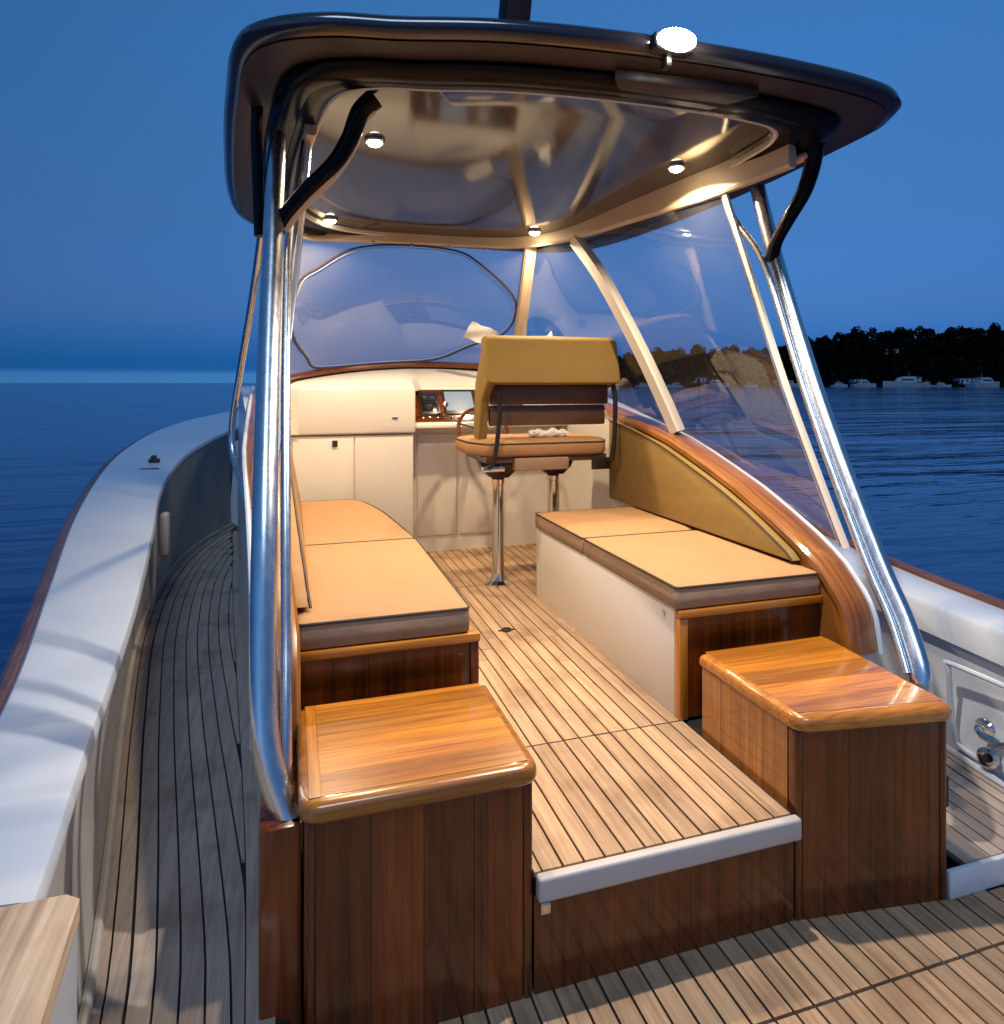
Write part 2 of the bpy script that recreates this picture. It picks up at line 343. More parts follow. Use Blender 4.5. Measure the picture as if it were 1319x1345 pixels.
# step: white rounded nosing over a mahogany riser
st = thing('step', 'pale rounded step edge over a mahogany riser between the two varnished boxes', 'step', (0.95, 1.56, 0))
bm = B(); add_box(bm, 0.572, 1.342, 1.526, 1.5555, 0.246, 0.3055, bev=0.008, seg=3); obj('nosing', bm, simple('pale_nosing', (0.46, 0.42, 0.40), 0.45, var=0.12, vscale=8), st)
x = 0.572
for i in range(7):
    bx('panel', 'mahogany_z', st, x+0.0003, x+0.1097, 1.562+random.uniform(0, 0.0006), 1.575, 0.0, 0.245); x += 0.11
bx('corner_bracket', 'chrome', st, 0.574, 0.60, 1.520, 1.5275, 0.225, 0.250, bev=0.003)

# side decks with curved planks
def side_deck(s):
    f = side(s); YS = 1.32 if s == 'port' else 1.505
    bm = B(); rows = []
    for i in range(66):
        y = YS-0.02+i*0.105
        rows.append([(f(interp(BUL_BOT, y)-0.12), y, DECK_Z-0.012), (f(max(interp(CABIN, max(y, 1.5)) if s == 'port' or y > 1.95 else 0.0, interp(BUL_BOT, y)+0.02)+0.05), y, DECK_Z-0.012)])
    add_loft(bm, rows, closed_ring=False)
    sdk = struct(obj('side_deck', bm, 'caulk'))
    w = 0.0555; g = 0.0055
    def strip(o0, o1, name='plank', y0=YS, mat='teak_grey', dz=0.0):
        bm = B(); rr = []
        y = y0
        while y < 8.0:
            xi = (interp(CABIN, max(y, 1.5)) if s == 'port' or y > 1.95 else 0.025)-0.045; xo = interp(BUL_BOT, y)
            a, b_ = xo+o0, min(xo+o1, xi)
            if b_-a < 0.004:
                if rr: break
                y += 0.12; continue
            rr.append([(f(a), y, DECK_Z+dz), (f(b_), y, DECK_Z+dz), (f(b_), y, DECK_Z-0.011), (f(a), y, DECK_Z-0.011)]); y += 0.12
        if len(rr) > 1:
            add_loft(bm, rr); obj(name, bm, mat, sdk)
        else: bm.free()
    strip(0.0, 0.04, 'margin_board', dz=0.004); strip(0.045, 0.085, 'margin_board', dz=0.002)
    for k in range(12): strip(0.09+k*w+g/2, 0.09+(k+1)*w-g/2)
    # inner margin board against the cabin side
    bm = B(); rr = []
    for i in range(50):
        y = YS+i*0.12; xi = interp(CABIN, max(y, 1.5)) if s == 'port' or y > 1.95 else 0.022
        if xi-0.042 < interp(BUL_BOT, y)+0.1: break
        rr.append([(f(xi-0.042), y, DECK_Z+0.002), (f(xi+0.02), y, DECK_Z+0.002), (f(xi+0.02), y, DECK_Z-0.011), (f(xi-0.042), y, DECK_Z-0.011)])
    add_loft(bm, rr); obj('margin_board', bm, 'teak_grey', sdk)
    bm = B(); x0, x1 = sorted((f(-0.56), f(-0.05 if s == 'port' else 0.125))); add_box(bm, x0, x1, YS-(0.08 if s == 'port' else 0.02), YS-0.002, 0.0, DECK_Z+0.002, bev=0.006); obj('step_edge', bm, 'gel', sdk)
side_deck('port'); side_deck('starboard')

# ------------------------------------------------------------------ bulwarks / hull
def bulwark(s):
    f = side(s)
    lab = ('white capped bulwark sweeping forward on the left of the boat' if s == 'port' else 'white capped bulwark with a moulded recess on the right behind the box')
    t = thing('bulwark', lab, 'bulwark', (f(-0.6), 1.3, DECK_Z))
    Y0 = 1.34 if s == 'port' else -2.6
    ys = [Y0+i*(10.72-Y0)/90 for i in range(91)]
    fz = 0.035 if s == 'port' else 0.12
    bm = B(); rr = []
    for y in ys:
        o, i_, z = interp(CAP_OUT, y), interp(CAP_IN, y), interp(SHEER, y)
        o = min(o, 0.972); i_ = min(i_, 0.974)
        d = i_-o
        rr.append([(f(o), y, z-0.02), (f(o+0.012), y, z-0.004), (f(o+0.03), y, z), (f(o+d*0.5), y, z+0.006), (f(i_-0.03), y, z), (f(i_-0.008), y, z-0.005), (f(i_), y, z-0.022),
                   (f(i_), y, z-fz), (f(i_-0.03), y, z-fz-0.004), (f(i_-0.03), y, z-0.05), (f(o), y, z-0.05)])
    add_loft(bm, rr); obj('cap_rail', bm, 'gel', t)
    bm = B(); rr = []
    for y in ys:
        if y > 8.3: break
        z = interp(SHEER, y)+0.06*(s == 'port'); i_ = interp(CAP_IN, y)-0.028; b_ = interp(BUL_BOT, y)
        b_ = min(b_, interp(BUL_BOT, y))
        n = 8; col = []
        for k in range(n+1):
            u = k/n; xx = i_*(1-u)+b_*u-0.02*math.sin(u*math.pi)
            col.append((f(xx), y, (z-0.10)*(1-u)+((DECK_Z if y > 1.42 else 0)-0.012)*u))
        col.append((f(b_-0.05), y, DECK_Z-0.01)); col.append((f(min(i_, b_)-0.07), y, z-0.06))
        rr.append(col)
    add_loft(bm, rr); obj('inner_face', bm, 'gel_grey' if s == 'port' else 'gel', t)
    bm = B()
    rz = 0.045 if s == 'port' else 0.012
    add_tube(bm, [(f(interp(CAP_OUT, y)-0.022), y, interp(SHEER, y)-rz) for y in ys], 0.030, 10); obj('rub_rail', bm, 'rubrail', t)
    bm = B(); rr = []
    for y in [-2.8+i*0.3 for i in range(45)]+[10.72]:
        o, z = interp(CAP_OUT, y), interp(SHEER, y)
        o = min(o, 0.972)
        w = max(0.0, min(1, (y-2)/8.5))
        rr.append([(f(o+0.0), y, z-0.04), (f(o+0.03+0.10*w), y, z-0.35), (f(o+0.10+0.30*w), y, -0.2), (f(min(o+0.25+0.6*w, 0.96)), y, -0.75), (f(min(o+0.5+0.9*w, 0.97)), y, -1.25)])
    add_loft(bm, rr, closed_ring=False); obj('hull_side', bm, simple('navy_hull', (0.02, 0.03, 0.07), 0.15, coat=0.8), t)
    # toe line at the foot of the bulwark
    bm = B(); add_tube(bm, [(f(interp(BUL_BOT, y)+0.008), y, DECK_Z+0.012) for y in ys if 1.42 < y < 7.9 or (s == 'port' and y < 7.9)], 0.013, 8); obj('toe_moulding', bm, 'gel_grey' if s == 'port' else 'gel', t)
    # aft quarter: teak covering board over a white end post
    if s != 'port': return t
    q = thing('quarter_board', 'broad weathered teak quarter board at the %s' % ('bottom left corner of the picture' if s == 'port' else 'right, aft of the white rail'), 'board', (f(-0.5), 0.4, 0.3))
    bm = B(); rr = []
    for y in [-2.6+i*0.2575 for i in range(16)]+[1.335]:
        o, i_, z = interp(CAP_OUT, y), interp(CAP_IN, y)+0.062, 0.622
        rr.append([(f(o-0.02), y, z-0.03), (f(o-0.01), y, z), (f(i_-0.02), y, z), (f(i_), y, z-0.012), (f(i_), y, z-0.05), (f(o-0.02), y, z-0.05)])
    add_loft(bm, rr); obj('covering_board', bm, 'teak_board', q)
    bm = B(); rr = []
    for y in [-2.6+i*0.2575 for i in range(16)]+[1.335]:
        o, i_ = interp(CAP_OUT, y), interp(CAP_IN, y)+0.058
        rr.append([(f(i_), y, 0.572), (f(i_), y, -0.02), (f(o+0.02), y, -0.02), (f(o+0.02), y, 0.572)])
    add_loft(bm, rr); obj('coaming_panel', bm, 'gel', q)
    return t
bulwark('port'); sb = bulwark('starboard')
# starboard recess with fittings
bm = B()
for (y0, y1) in ((1.42, 1.92),):
    loop = [(y0, 0.10), (y1, 0.10), (y1, 0.46), (y0, 0.46)]
    pts = smooth([(2.385, 1.92, 0.44), (2.39, 1.95, 0.40), (2.415, 1.95, 0.18), (2.42, 1.90, 0.12), (2.405, 1.5, 0.12), (2.38, 1.44, 0.16), (2.36, 1.44, 0.40), (2.365, 1.5, 0.44)], 5, True)
    add_tube(bm, pts, 0.010, 8, closed=True)
obj('recess_frame', bm, 'gel', sb)
t = thing('shower_tap', 'chrome lever tap, upper of the two fittings in the right bulwark recess', 'tap', (2.38, 1.80, 0.265))
bm = B(); add_lathe(bm, [(0.001, -0.002), (0.032, 0), (0.034, 0.012), (0.02, 0.03), (0.018, 0.045), (0.001, 0.048)], (2.385, 1.80, 0.265), (-1, -0.15, 0)); obj('flange', bm, 'chrome', t)
bm = B(); add_tube(bm, smooth([(2.35, 1.80, 0.268), (2.325, 1.77, 0.262), (2.31, 1.70, 0.268), (2.30, 1.655, 0.285)], 4), [0.014]*8+[0.012, 0.012, 0.016, 0.018, 0.016], 10); obj('lever', bm, 'chrome', t)
t = thing('deck_socket', 'round chrome ringed socket, lower of the two fittings in the right bulwark recess', 'socket', (2.40, 1.80, 0.16))
bm = B(); add_lathe(bm, [(0.001, 0), (0.036, 0), (0.036, 0.012), (0.026, 0.018), (0.024, 0.006), (0.001, 0.006)], (2.395, 1.80, 0.155), (-1, -0.15, 0.1)); obj('ring', bm, 'chrome', t)
bm = B(); add_lathe(bm, [(0.001, 0), (0.015, 0), (0.013, 0.014), (0.001, 0.016)], (2.389, 1.799, 0.1555), (-1, -0.15, 0.1)); obj('plug', bm, 'plastic', t)
# port fittings on bulwark
t = thing('bulwark_bracket', 'grey upright bracket and rod on the inside of the left bulwark', 'bracket', (-0.80, 4.85, 0.1))
bm = B(); add_box(bm, -0.80, -0.745, 4.80, 4.90, 0.38, 0.66, bev=0.02, seg=3); obj('housing', bm, 'gel_grey', t)
bm = B(); add_tube(bm, [(-0.79, 4.62, 0.66), (-0.80, 4.62, 0.10)], 0.012, 8); obj('rod', bm, 'gel_grey', t)
t = thing('deck_chock', 'small dark fairlead on the white cap of the left bulwark', 'fairlead', (-1.0, 5.85, 0.90))
bm = B(); add_box(bm, -1.04, -0.96, 5.80, 5.84, 0.885, 0.915, bev=0.008); add_box(bm, -1.03, -0.99, 5.84, 5.89, 0.885, 0.935, bev=0.008); obj('horn', bm, 'plastic', t)
bm = B(); add_box(bm, -1.06, -0.93, 5.60, 5.615, 0.855, 0.865, bev=0.002); tag(obj('slot_plate', bm, 'dark_metal'), 'thin dark slot plate on the white cap beside the fairlead', 'plate')

# ------------------------------------------------------------------ cabin sides (coamings)
def lean(s, z): return -0.09*max(0.0, z-0.78)/0.5 if s == 'port' else 0.0
def cabin_side(s):
    f = side(s)
    t = thing('coaming', 'varnished coaming sweeping down beside the %s bench' % ('left' if s == 'port' else 'right'), 'coaming', (f(-0.03), 2.0, DECK_Z))
    yy = [1.935, 1.945, 1.96, 1.98, 2.01, 2.05, 2.1, 2.16, 2.25, 2.4, 2.6, 2.8, 3.0, 3.2, 3.5, 3.8, 4.2, 4.6, 5.0]
    # wall
    bm = B(); rr = []
    for y in yy+[5.5, 6.0, 6.6, 7.2]:
        zt = interp(COAM, y)-0.025 if y <= 5.0 else 1.47; xo = interp(CABIN, y)
        rr.append([(f(xo), y, DECK_Z-0.01), (f(xo), y, zt*0.5), (f(xo+0.015), y, zt), (f(0.003+lean(s, zt)), y, zt), (f(0.003), y, min(0.78, zt-0.01)), (f(0.003), y, DECK_Z-0.01)])
    add_loft(bm, rr); obj('outer_wall', bm, 'gel', t)
    for ylist, mat_ in (([y for y in yy if y < 3.5]+[3.56], 'coaming_wood'), ([3.562]+[y for y in yy if y > 3.6], 'gel_cream')):
        bm = B(); rr = []
        for y in ylist:
            zt = interp(COAM, y)-0.028; e_ = lean(s, zt); zm = min(0.78, zt-0.01); rr.append([(f(0.0052), y, 0.30), (f(0.0052), y, zm), (f(0.0052+e_), y, zt), (f(0.014+e_), y, zt), (f(0.014), y, zm), (f(0.014), y, 0.30)])
        add_loft(bm, rr); obj('inner_lining', bm, mat_, t)
    # wooden cap following the sweep
    bm = B(); rr = []; P = [Vector((0, y, interp(COAM, y))) for y in yy]
    for i, p in enumerate(P):
        tg = (P[min(i+1, len(P)-1)]-P[max(i-1, 0)]).normalized(); nr = Vector((0, -tg.z, tg.y))
        xo = interp(CABIN, p.y)+0.0; sec = [(-0.028, -0.03), (-0.03, -0.008), (-0.018, 0.006), (0.0, 0.010)]
        xi = 0.03+lean(s, p.z); xx = max(xo-0.02, -0.11+lean(s, p.z))
        ring = [(xx, -0.032), (xx, -0.008), (xx+0.012, 0.004), (xx+0.03, 0.009), (xi-0.03, 0.009), (xi-0.01, 0.003), (xi, -0.010), (xi, -0.032)]
        rr.append([(f(a), p.y+nr.y*b, p.z+nr.z*b) for a, b in ring])
    add_loft(bm, rr); obj('cap_board', bm, 'coaming_wood', t)
    bm = B(); rr = []
    for p in P:
        xx = max(interp(CABIN, p.y)-0.024, -0.114+lean(s, p.z)); rr.append(Vector((f(xx), p.y-0.004, p.z-0.006)))
    add_tube(bm, rr, 0.010, 8); obj('edge_moulding', bm, 'gel', t)
    # aft end post of the side, mahogany
    x0, x1 = sorted((f(-0.066), f(0.026)))
    if s == 'port': bx('aft_post', 'mahogany_z', t, x0, x1, 1.60, 1.934, 0.0, 0.50, bev=0.006)
    return t
cabin_side('port'); cabin_side('starboard')

# ------------------------------------------------------------------ varnished boxes
def storage_box(s):
    f = side(s)
    if s == 'port': X0, X1 = 0.031, 0.567
    else: X0, X1 = 1.345, 1.858
    lab = 'varnished wooden step box at the near end of the left bench' if s == 'port' else 'varnished wooden step box at the near end of the right bench'
    t = thing('storage_box', lab, 'box', ((X0+X1)/2, 1.78, 0))
    Y0, Y1, ZT = 1.56, 2.008, 0.530
    bx('carcass', 'mahogany_z', t, X0+0.012, X1-0.012, Y0+0.012, Y1, 0.001, ZT-0.001)
    n = 4 if s == 'port' else 3; w = (X1-X0-0.05)/n
    for i in range(n):
        a = X0+0.025+i*w; dy = random.uniform(0, 0.0015)
        bx('panel', 'mahogany_z', t, a+0.0007, a+w-0.0007, Y0+dy, Y0+0.012, 0.0, ZT-0.002)
    for a in (X0, X1-0.024): bx('corner_post', 'mahogany_z', t, a, a+0.024, Y0-0.004, Y0+0.03, 0.0, ZT-0.0005, bev=0.007, seg=3)
    # inboard / outboard sides
    m = 4; d = (Y1-Y0-0.032)/m
    for xx in (X0, X1-0.011):
        for i in range(m):
            a = Y0+0.031+i*d; e = random.uniform(0, 0.001)
            bx('side_panel', 'varnish_z', t, xx+e, xx+0.011-e, a+0.0008, a+d-0.0008, 0.0, ZT-0.002)
    # lid: boards running across with a bullnosed surround
    L0, L1, D0, D1 = X0-0.012, X1+0.014, Y0-0.028, Y1+0.004; H0, H1 = ZT, 0.578; e = 0.055
    rc = 0.05
    pl = rounded([(L0, D0), (L1, D0), (L1, D1), (L0, D1)], [rc, rc, 0.012, 0.012], 6); cx_, cy_ = (L0+L1)/2, (D0+D1)/2
    def lr(d_, z): return [(x+(cx_-x)*d_/((L1-L0)/2), y+(cy_-y)*d_/((D1-D0)/2), z) for x, y in pl]
    bm = B(); add_loft(bm, [lr(0.012, H0), lr(0.002, H0+0.006), lr(0.0, H0+0.016), lr(0.0, H1-0.020), lr(0.003, H1-0.010), lr(0.009, H1-0.004), lr(0.018, H1-0.001), lr(0.028, H1)]); obj('lid', bm, 'varnish_x', t, ang=60)
    e2 = 0.050; nb = 5; ys0 = D0+0.030; bw = (D1-0.004-ys0)/nb
    xl = L0+(e2 if s == 'port' else 0.026)
    for i in range(nb):
        a = ys0+i*bw
        bx('lid_board', 'varnish_x', t, xl, L1-0.026, a+0.0004, a+bw-0.0004, H1-0.003, H1+0.0012, bev=0.0005, seg=1)
    if s == 'port': bx('lid_side_edge', 'varnish_y', t, L0+0.022, xl-0.001, ys0, D1-0.004, H1-0.003, H1+0.0014, bev=0.0006, seg=1)
    if s == 'starboard':      # the right box stands a little askew, its front angled aft to the rail
        for ch in t.children:
            if ch.data.users > 1: continue
            for v_ in ch.data.vertices:
                wx, wy = v_.co.x, v_.co.y
                v_.co.x -= 0.075*(wx-1.345)*max(0, min(1.1, (2.008-wy)/0.448)); v_.co.y -= 0.130*(wx-1.345)*max(0, min(1.1, (2.008-wy)/0.448))
    return t
storage_box('port'); storage_box('starboard')

# ------------------------------------------------------------------ benches
def cushion(name, poly, z0, z1, label, group, mat='cushion', smat='side_fabric', rr=0.02):
    """puffy box cushion: poly in plan; piping round the top edge"""
    pl = rounded(poly, rr, 4); n = len(pl); cx = sum(p[0] for p in pl)/n; cy = sum(p[1] for p in pl)/n
    t = thing(name, label, 'cushion', (cx, cy, z0), group)
    def ring(s_, z): 
        out = []
        for x, y in pl:
            dx, dy = x-cx, y-cy; l = math.hypot(dx, dy); k = max(0, (l-s_)/l) if s_ >= 0 else (l-s_)/l
            out.append((cx+dx*k, cy+dy*k, z))
        return out
    bm = B(); add_loft(bm, [ring(0.004, z1-0.005), ring(0.014, z1-0.001), ring(0.05, z1+0.005), ring(0.12, z1+0.010), ring(0.2, z1+0.012), ring(0.32, z1+0.013)], caps=True)
    obj('top_panel', bm, mat, t, ang=60)
    bm = B(); add_loft(bm, [ring(0.010, z0), ring(0.0, z0+0.006), ring(-0.004, (z0+z1)/2), ring(0.003, z1-0.006)], caps=True)
    obj('side_panel', bm, smat, t, ang=60)
    bm = B(); add_tube(bm, [Vector(p) for p in ring(0.001, z1-0.005)], 0.0042, 6, closed=True); obj('piping', bm, 'piping', t)
    return t
CZ0, CZ1 = 0.694, 0.778
# right bench base
t = thing('bench_base', 'cream fronted locker bench under the right seat cushions', 'bench', (1.62, 2.85, FLOOR_Z))
bx('front_panel', 'gel_cream', t, 1.318, 1.335, 2.1355, 3.56, FLOOR_Z, CZ0, bev=0.002)
bx('end_panel', 'gel_cream', t, 1.336, 1.945, 3.54, 3.558, FLOOR_Z, CZ0-0.001)
bx('seat_board', 'gel_cream', t, 1.336, 1.93, 2.14, 3.539, CZ0-0.02, CZ0-0.001)
bx('stile', 'varnish_z', t, 1.315, 1.350, 2.098, 2.135, FLOOR_Z, CZ0-0.03, bev=0.003)
bx('top_rail', 'varnish_x', t, 1.315, 1.955, 2.094, 2.1375, CZ0-0.0295, CZ0-0.002, bev=0.005)
x = 1.351
for i in range(6):
    bx('panel', 'mahogany_z', t, x+0.0008, x+0.0972, 2.112+random.uniform(0, 0.001), 2.13, FLOOR_Z, CZ0-0.031); x += 0.098
bx('latch', 'chrome', t, 1.313, 1.3178, 2.20, 2.215, CZ0-0.05, CZ0-0.03, bev=0.001)
# left bench base
t = thing('bench_base', 'locker bench with dark mahogany end under the left seat cushions', 'bench', (0.3, 3.1, FLOOR_Z))
bx('front_panel', 'gel_cream', t, 0.537, 0.552, 2.1555, 3.20, FLOOR_Z, CZ0, bev=0.002)
bm = B(); add_prism(bm, [(0.552, 3.2005, FLOOR_Z), (0.49, 3.95, FLOOR_Z), (0.40, 4.3, FLOOR_Z), (0.38, 4.3, FLOOR_Z), (0.47, 3.95, FLOOR_Z), (0.537, 3.2005, FLOOR_Z)], (0, 0, CZ0-FLOOR_Z)); obj('curved_panel', bm, 'gel_cream', t)
bx('seat_board', 'gel_cream', t, 0.02, 0.46, 2.16, 4.3, CZ0-0.02, CZ0-0.001)
bx('top_rail', 'varnish_x', t, 0.016, 0.590, 2.112, 2.155, CZ0-0.0295, CZ0-0.002, bev=0.005)
bx('stile', 'mahogany_z', t, 0.558, 0.586, 2.118, 2.153, FLOOR_Z, CZ0-0.03, bev=0.003)
x = 0.018
for i in range(5):
    bx('panel', 'mahogany_z', t, x+0.0008, x+0.1072, 2.128+random.uniform(0, 0.001), 2.148, FLOOR_Z, CZ0-0.031); x += 0.108
G1 = 'seat cushions on the side benches'
cushion('seat_cushion', [(1.306, 2.105), (1.940, 2.105), (1.940, 2.905), (1.306, 2.905)], CZ0, CZ1, 'near tan seat cushion on the right bench', G1)
cushion('seat_cushion', [(1.306, 2.910), (1.940, 2.910), (1.940, 3.56), (1.306, 3.56)], CZ0, CZ1, 'far tan seat cushion on the right bench beside the pedestal chair', G1)
cushion('seat_cushion', [(0.020, 2.12), (0.557, 2.12), (0.562, 3.145), (0.020, 3.145)], CZ0, CZ1, 'near tan seat cushion on the left bench', G1)
cushion('seat_cushion', [(0.020, 3.15), (0.560, 3.15), (0.50, 3.95), (0.40, 4.32), (0.020, 4.32)], CZ0, CZ1, 'far tan seat cushion with a cut corner on the left bench', G1, rr=[0.02, 0.02, 0.25, 0.1, 0.02])
def backrest(s):
    f = side(s)
    yf = 3.80 if s != 'port' else 4.25
    pts = [(2.20, CZ1+0.02)]+[(y, interp(COAM, y)-0.045-0.02*max(0, (2.5-y))) for y in (2.24, 2.35, 2.5, 2.7, 2.9, 3.2, 3.5, yf)]+[(yf, CZ1+0.012)]
    t = thing('backrest_cushion', 'olive curved backrest pad along the right bench' if s != 'port' else 'narrow tan backrest pad leaning along the left side', 'cushion', (f(0.04), 3, CZ1))
    bm = B(); x0, th = f(0.018), (0.050 if s == 'port' else -0.050)
    add_prism(bm, [(x0, y, z) for y, z in pts], (th, 0, 0), bev=0.008, seg=3); obj('pad', bm, 'olive' if s != 'port' else 'cushion', t, ang=50)
    if s == 'port':
        for v_ in t.children[0].data.vertices: v_.co.x += lean(s, v_.co.z)
    bm = B(); xf = x0+th*0.97; add_tube(bm, [(xf+lean(s, z), y, z) for y, z in smooth([(0, a, b) for a, b in pts[:-1]], 3) and [(p[1], p[2]) for p in smooth([(0, a, b) for a, b in pts[:-1]], 3)]], 0.0045, 6); obj('piping', bm, 'piping', t)
    return t
backrest('port'); backrest('starboard')

# ------------------------------------------------------------------ console and dash
t = thing('console', 'cream console and cabinet across the front of the cabin under the windscreen', 'console', (0.9, 4.7, FLOOR_Z))
def dash_z(x): return 1.60-0.11*((x-0.98)/1.0)**2
# cabinet (left)
bx('cabinet', 'gel_cream', t, 0.0, 0.800, 4.562, 4.80, FLOOR_Z, 1.155)
bx('door', 'gel_cream', t, 0.02, 0.404, 4.550, 4.5615, 0.40, 1.150, bev=0.003)
bx('door', 'gel_cream', t, 0.412, 0.796, 4.550, 4.5615, 0.40, 1.150, bev=0.003)
bx('latch', 'plastic', t, 0.265, 0.300, 4.540, 4.5495, 1.085, 1.125, bev=0.003)
bm = B(); add_box(bm, -0.02, 0.812, 4.535, 4.80, 1.162, 1.47, bev=0.015, seg=3); obj('upper_locker', bm, 'gel_cream', t)
bx('side_strip', 'gel_cream', t, -0.02, 0.055, 4.530, 4.5345, 1.17, 1.46)
bx('vent', 'chrome', t, 0.655, 0.69, 4.529, 4.5345, 1.262, 1.272)
# helm face
bx('helm_face', 'gel_cream', t, 0.813, 1.93, 4.74, 4.80, FLOOR_Z, 1.20)
bm = B(); add_prism(bm, [(0.813, 4.74, 1.20), (0.813, 4.56, 1.19), (0.813, 4.56, 1.215), (0.813, 4.77, 1.47), (0.813, 4.80, 1.47), (0.813, 4.80, 1.20)], (1.11, 0, 0), bev=0.006); obj('helm_top', bm, 'gel_cream', t)
bx('helm_panel', 'gel_cream', t, 0.86, 1.14, 4.728, 4.7395, 0.42, 1.14, bev=0.004); bx('helm_panel', 'gel_cream', t, 1.16, 1.50, 4.728, 4.7395, 0.42, 1.14, bev=0.004)
# foredeck cover / dash shelf rising to windscreen
WS_B = [(-0.03, 4.48), (0.10, 4.72), (0.40, 4.95), (0.80, 5.05), (1.15, 5.04), (1.45, 4.93), (1.75, 4.62), (1.93, 4.2)]
bm = B(); top = []; 
xsd = [-0.02+i*1.97/24 for i in range(25)]
rows = []
for u in (0, 0.02, 0.3, 0.65, 1.0):
    row = []
    for x in xsd:
        y0 = 4.545 if x < 0.81 else 4.765; y1 = max(y0+0.02, interp([(a, b) for a, b in WS_B], x)+0.03)
        zf = min(1.475, dash_z(x)); row.append((x, y0+(y1-y0)*u, (zf-0.03 if u == 0 else zf+(dash_z(x)+0.01-zf)*math.sin(u*math.pi/2)**0.8)))
    rows.append(row)
rows.append([(p[0], p[1], 1.2) for p in rows[-1]])
add_loft(bm, rows, closed_ring=False); obj('dash_shelf', bm, 'gel_cream', t)
# instrument panel on helm slope
def helm_pt(x, u, off=0.0):  # u 0 bottom .. 1 top
    y = 4.572+(4.758-4.572)*u; z = 1.228+(1.452-1.228)*u; n = Vector((0, -0.77, 0.64))
    return Vector((x, y, z))+n*off
def slope_box(name, x0, x1, u0, u1, h, mat, parent, bev=0.002):
    bm = B(); poly = [helm_pt(x0, u0, 0.002), helm_pt(x1, u0, 0.002), helm_pt(x1, u1, 0.002), helm_pt(x0, u1, 0.002)]
    add_prism(bm, poly, Vector((0, -0.77, 0.64))*h, bev=bev, seg=2); return obj(name, bm, mat, parent)
ip = thing('instrument_panel', 'dark wooden instrument panel with screens on the sloped helm', 'instrument panel', (1.1, 4.65, 1.3))
slope_box('panel_board', 0.80, 1.62, 0.02, 0.98, 0.008, 'mahogany_x', ip)
slope_box('screen_bezel', 0.86, 1.00, 0.2, 0.9, 0.018, 'plastic', ip); slope_box('screen', 0.872, 0.988, 0.28, 0.82, 0.0195, 'screen_dark', ip)
slope_box('screen_bezel', 1.03, 1.26, 0.2, 0.95, 0.018, 'plastic', ip); slope_box('screen', 1.045, 1.245, 0.30, 0.88, 0.0195, 'screen_lit', ip)
slope_box('screen_bezel', 1.30, 1.54, 0.2, 0.95, 0.018, 'plastic', ip)
for gx, gu in ((0.90, 0.68), (0.955, 0.66), (0.925, 0.42)):
    bm = B(); add_lathe(bm, [(0.001, 0), (0.021, 0), (0.021, 0.006), (0.016, 0.006), (0.015, 0.002), (0.001, 0.002)], helm_pt(gx, gu, 0.021), (0, -0.77, 0.64), 16); obj('gauge', bm, 'chrome', ip)
for k in range(6):
    bm = B(); add_lathe(bm, [(0.001, 0), (0.006, 0), (0.005, 0.014), (0.001, 0.015)], helm_pt(0.87+k*0.05, 0.1, 0.01), (0, -0.77, 0.64), 8); obj('switch', bm, 'chrome', ip)
# steering wheel
sw = thing('steering_wheel', 'dark steering wheel in front of the helm, mostly behind the chair', 'steering wheel', (1.22, 4.5, 1.2))
bm = B(); c = Vector((1.25, 4.42, 1.18)); u = Vector((1, 0, 0)); v = Vector((0, 0.5, 0.86)).normalized()
add_tube(bm, [c+u*0.17*math.cos(a)+v*0.17*math.sin(a) for a in [k*2*math.pi/28 for k in range(28)]], 0.013, 8, closed=True); obj('rim', bm, 'mahogany_x', sw)
bm = B()
for k in range(5):
    a = k*2*math.pi/5+0.3; add_tube(bm, [c, c+u*0.165*math.cos(a)+v*0.165*math.sin(a)], 0.007, 6)
add_tube(bm, [c, (1.25, 4.60, 1.08)], 0.022, 10); obj('spokes', bm, 'chrome', sw)
bm = B(); add_tube(bm, [(1.03, 4.6, 1.25), (1.02, 4.55, 1.34)], 0.009, 8); add_lathe(bm, [(0.001, 0), (0.018, 0.004), (0.022, 0.02), (0.014, 0.036), (0.001, 0.04)], (1.02, 4.545, 1.335)); tag(obj('throttle_lever', bm, 'chrome'), 'short chrome throttle lever at the bottom of the instrument panel', 'lever')

# ------------------------------------------------------------------ helm chair
hc = thing('helm_chair', 'wide olive backed helm chair on chrome pedestals', 'chair', (1.38, 3.9, FLOOR_Z))
def pedestal(x, y):
    bm = B(); add_lathe(bm, [(0.001, FLOOR_Z), (0.075, FLOOR_Z), (0.078, FLOOR_Z+0.012), (0.05, FLOOR_Z+0.028), (0.040, FLOOR_Z+0.05), (0.036, FLOOR_Z+0.07), (0.034, 0.90), (0.040, 0.905), (0.040, 0.93), (0.030, 0.94), (0.030, 0.985), (0.001, 0.99)], (x, y, 0), seg=24)
    obj('pedestal', bm, 'chrome', hc)
    bm = B(); add_prism(bm, [(x-0.02, y-0.10, 1.06), (x-0.02, y+0.12, 1.06), (x-0.02, y+0.05, 0.96), (x-0.02, y-0.05, 0.96)], (0.04, 0, 0), bev=0.005)
    add_prism(bm, [(x-0.13, y-0.05, 1.055), (x+0.13, y-0.05, 1.055), (x+0.10, y-0.05, 0.985), (x+0.05, y-0.05, 0.94), (x-0.05, y-0.05, 0.94), (x-0.10, y-0.05, 0.985)], (0, 0.10, 0), bev=0.005)
    obj('seat_bracket', bm, 'dark_metal', hc)
pedestal(1.185, 3.86); pedestal(1.56, 3.92)
bx('seat_frame', 'pad_brown', hc, 1.05, 1.80, 3.66, 4.10, 1.045, 1.082, bev=0.008)
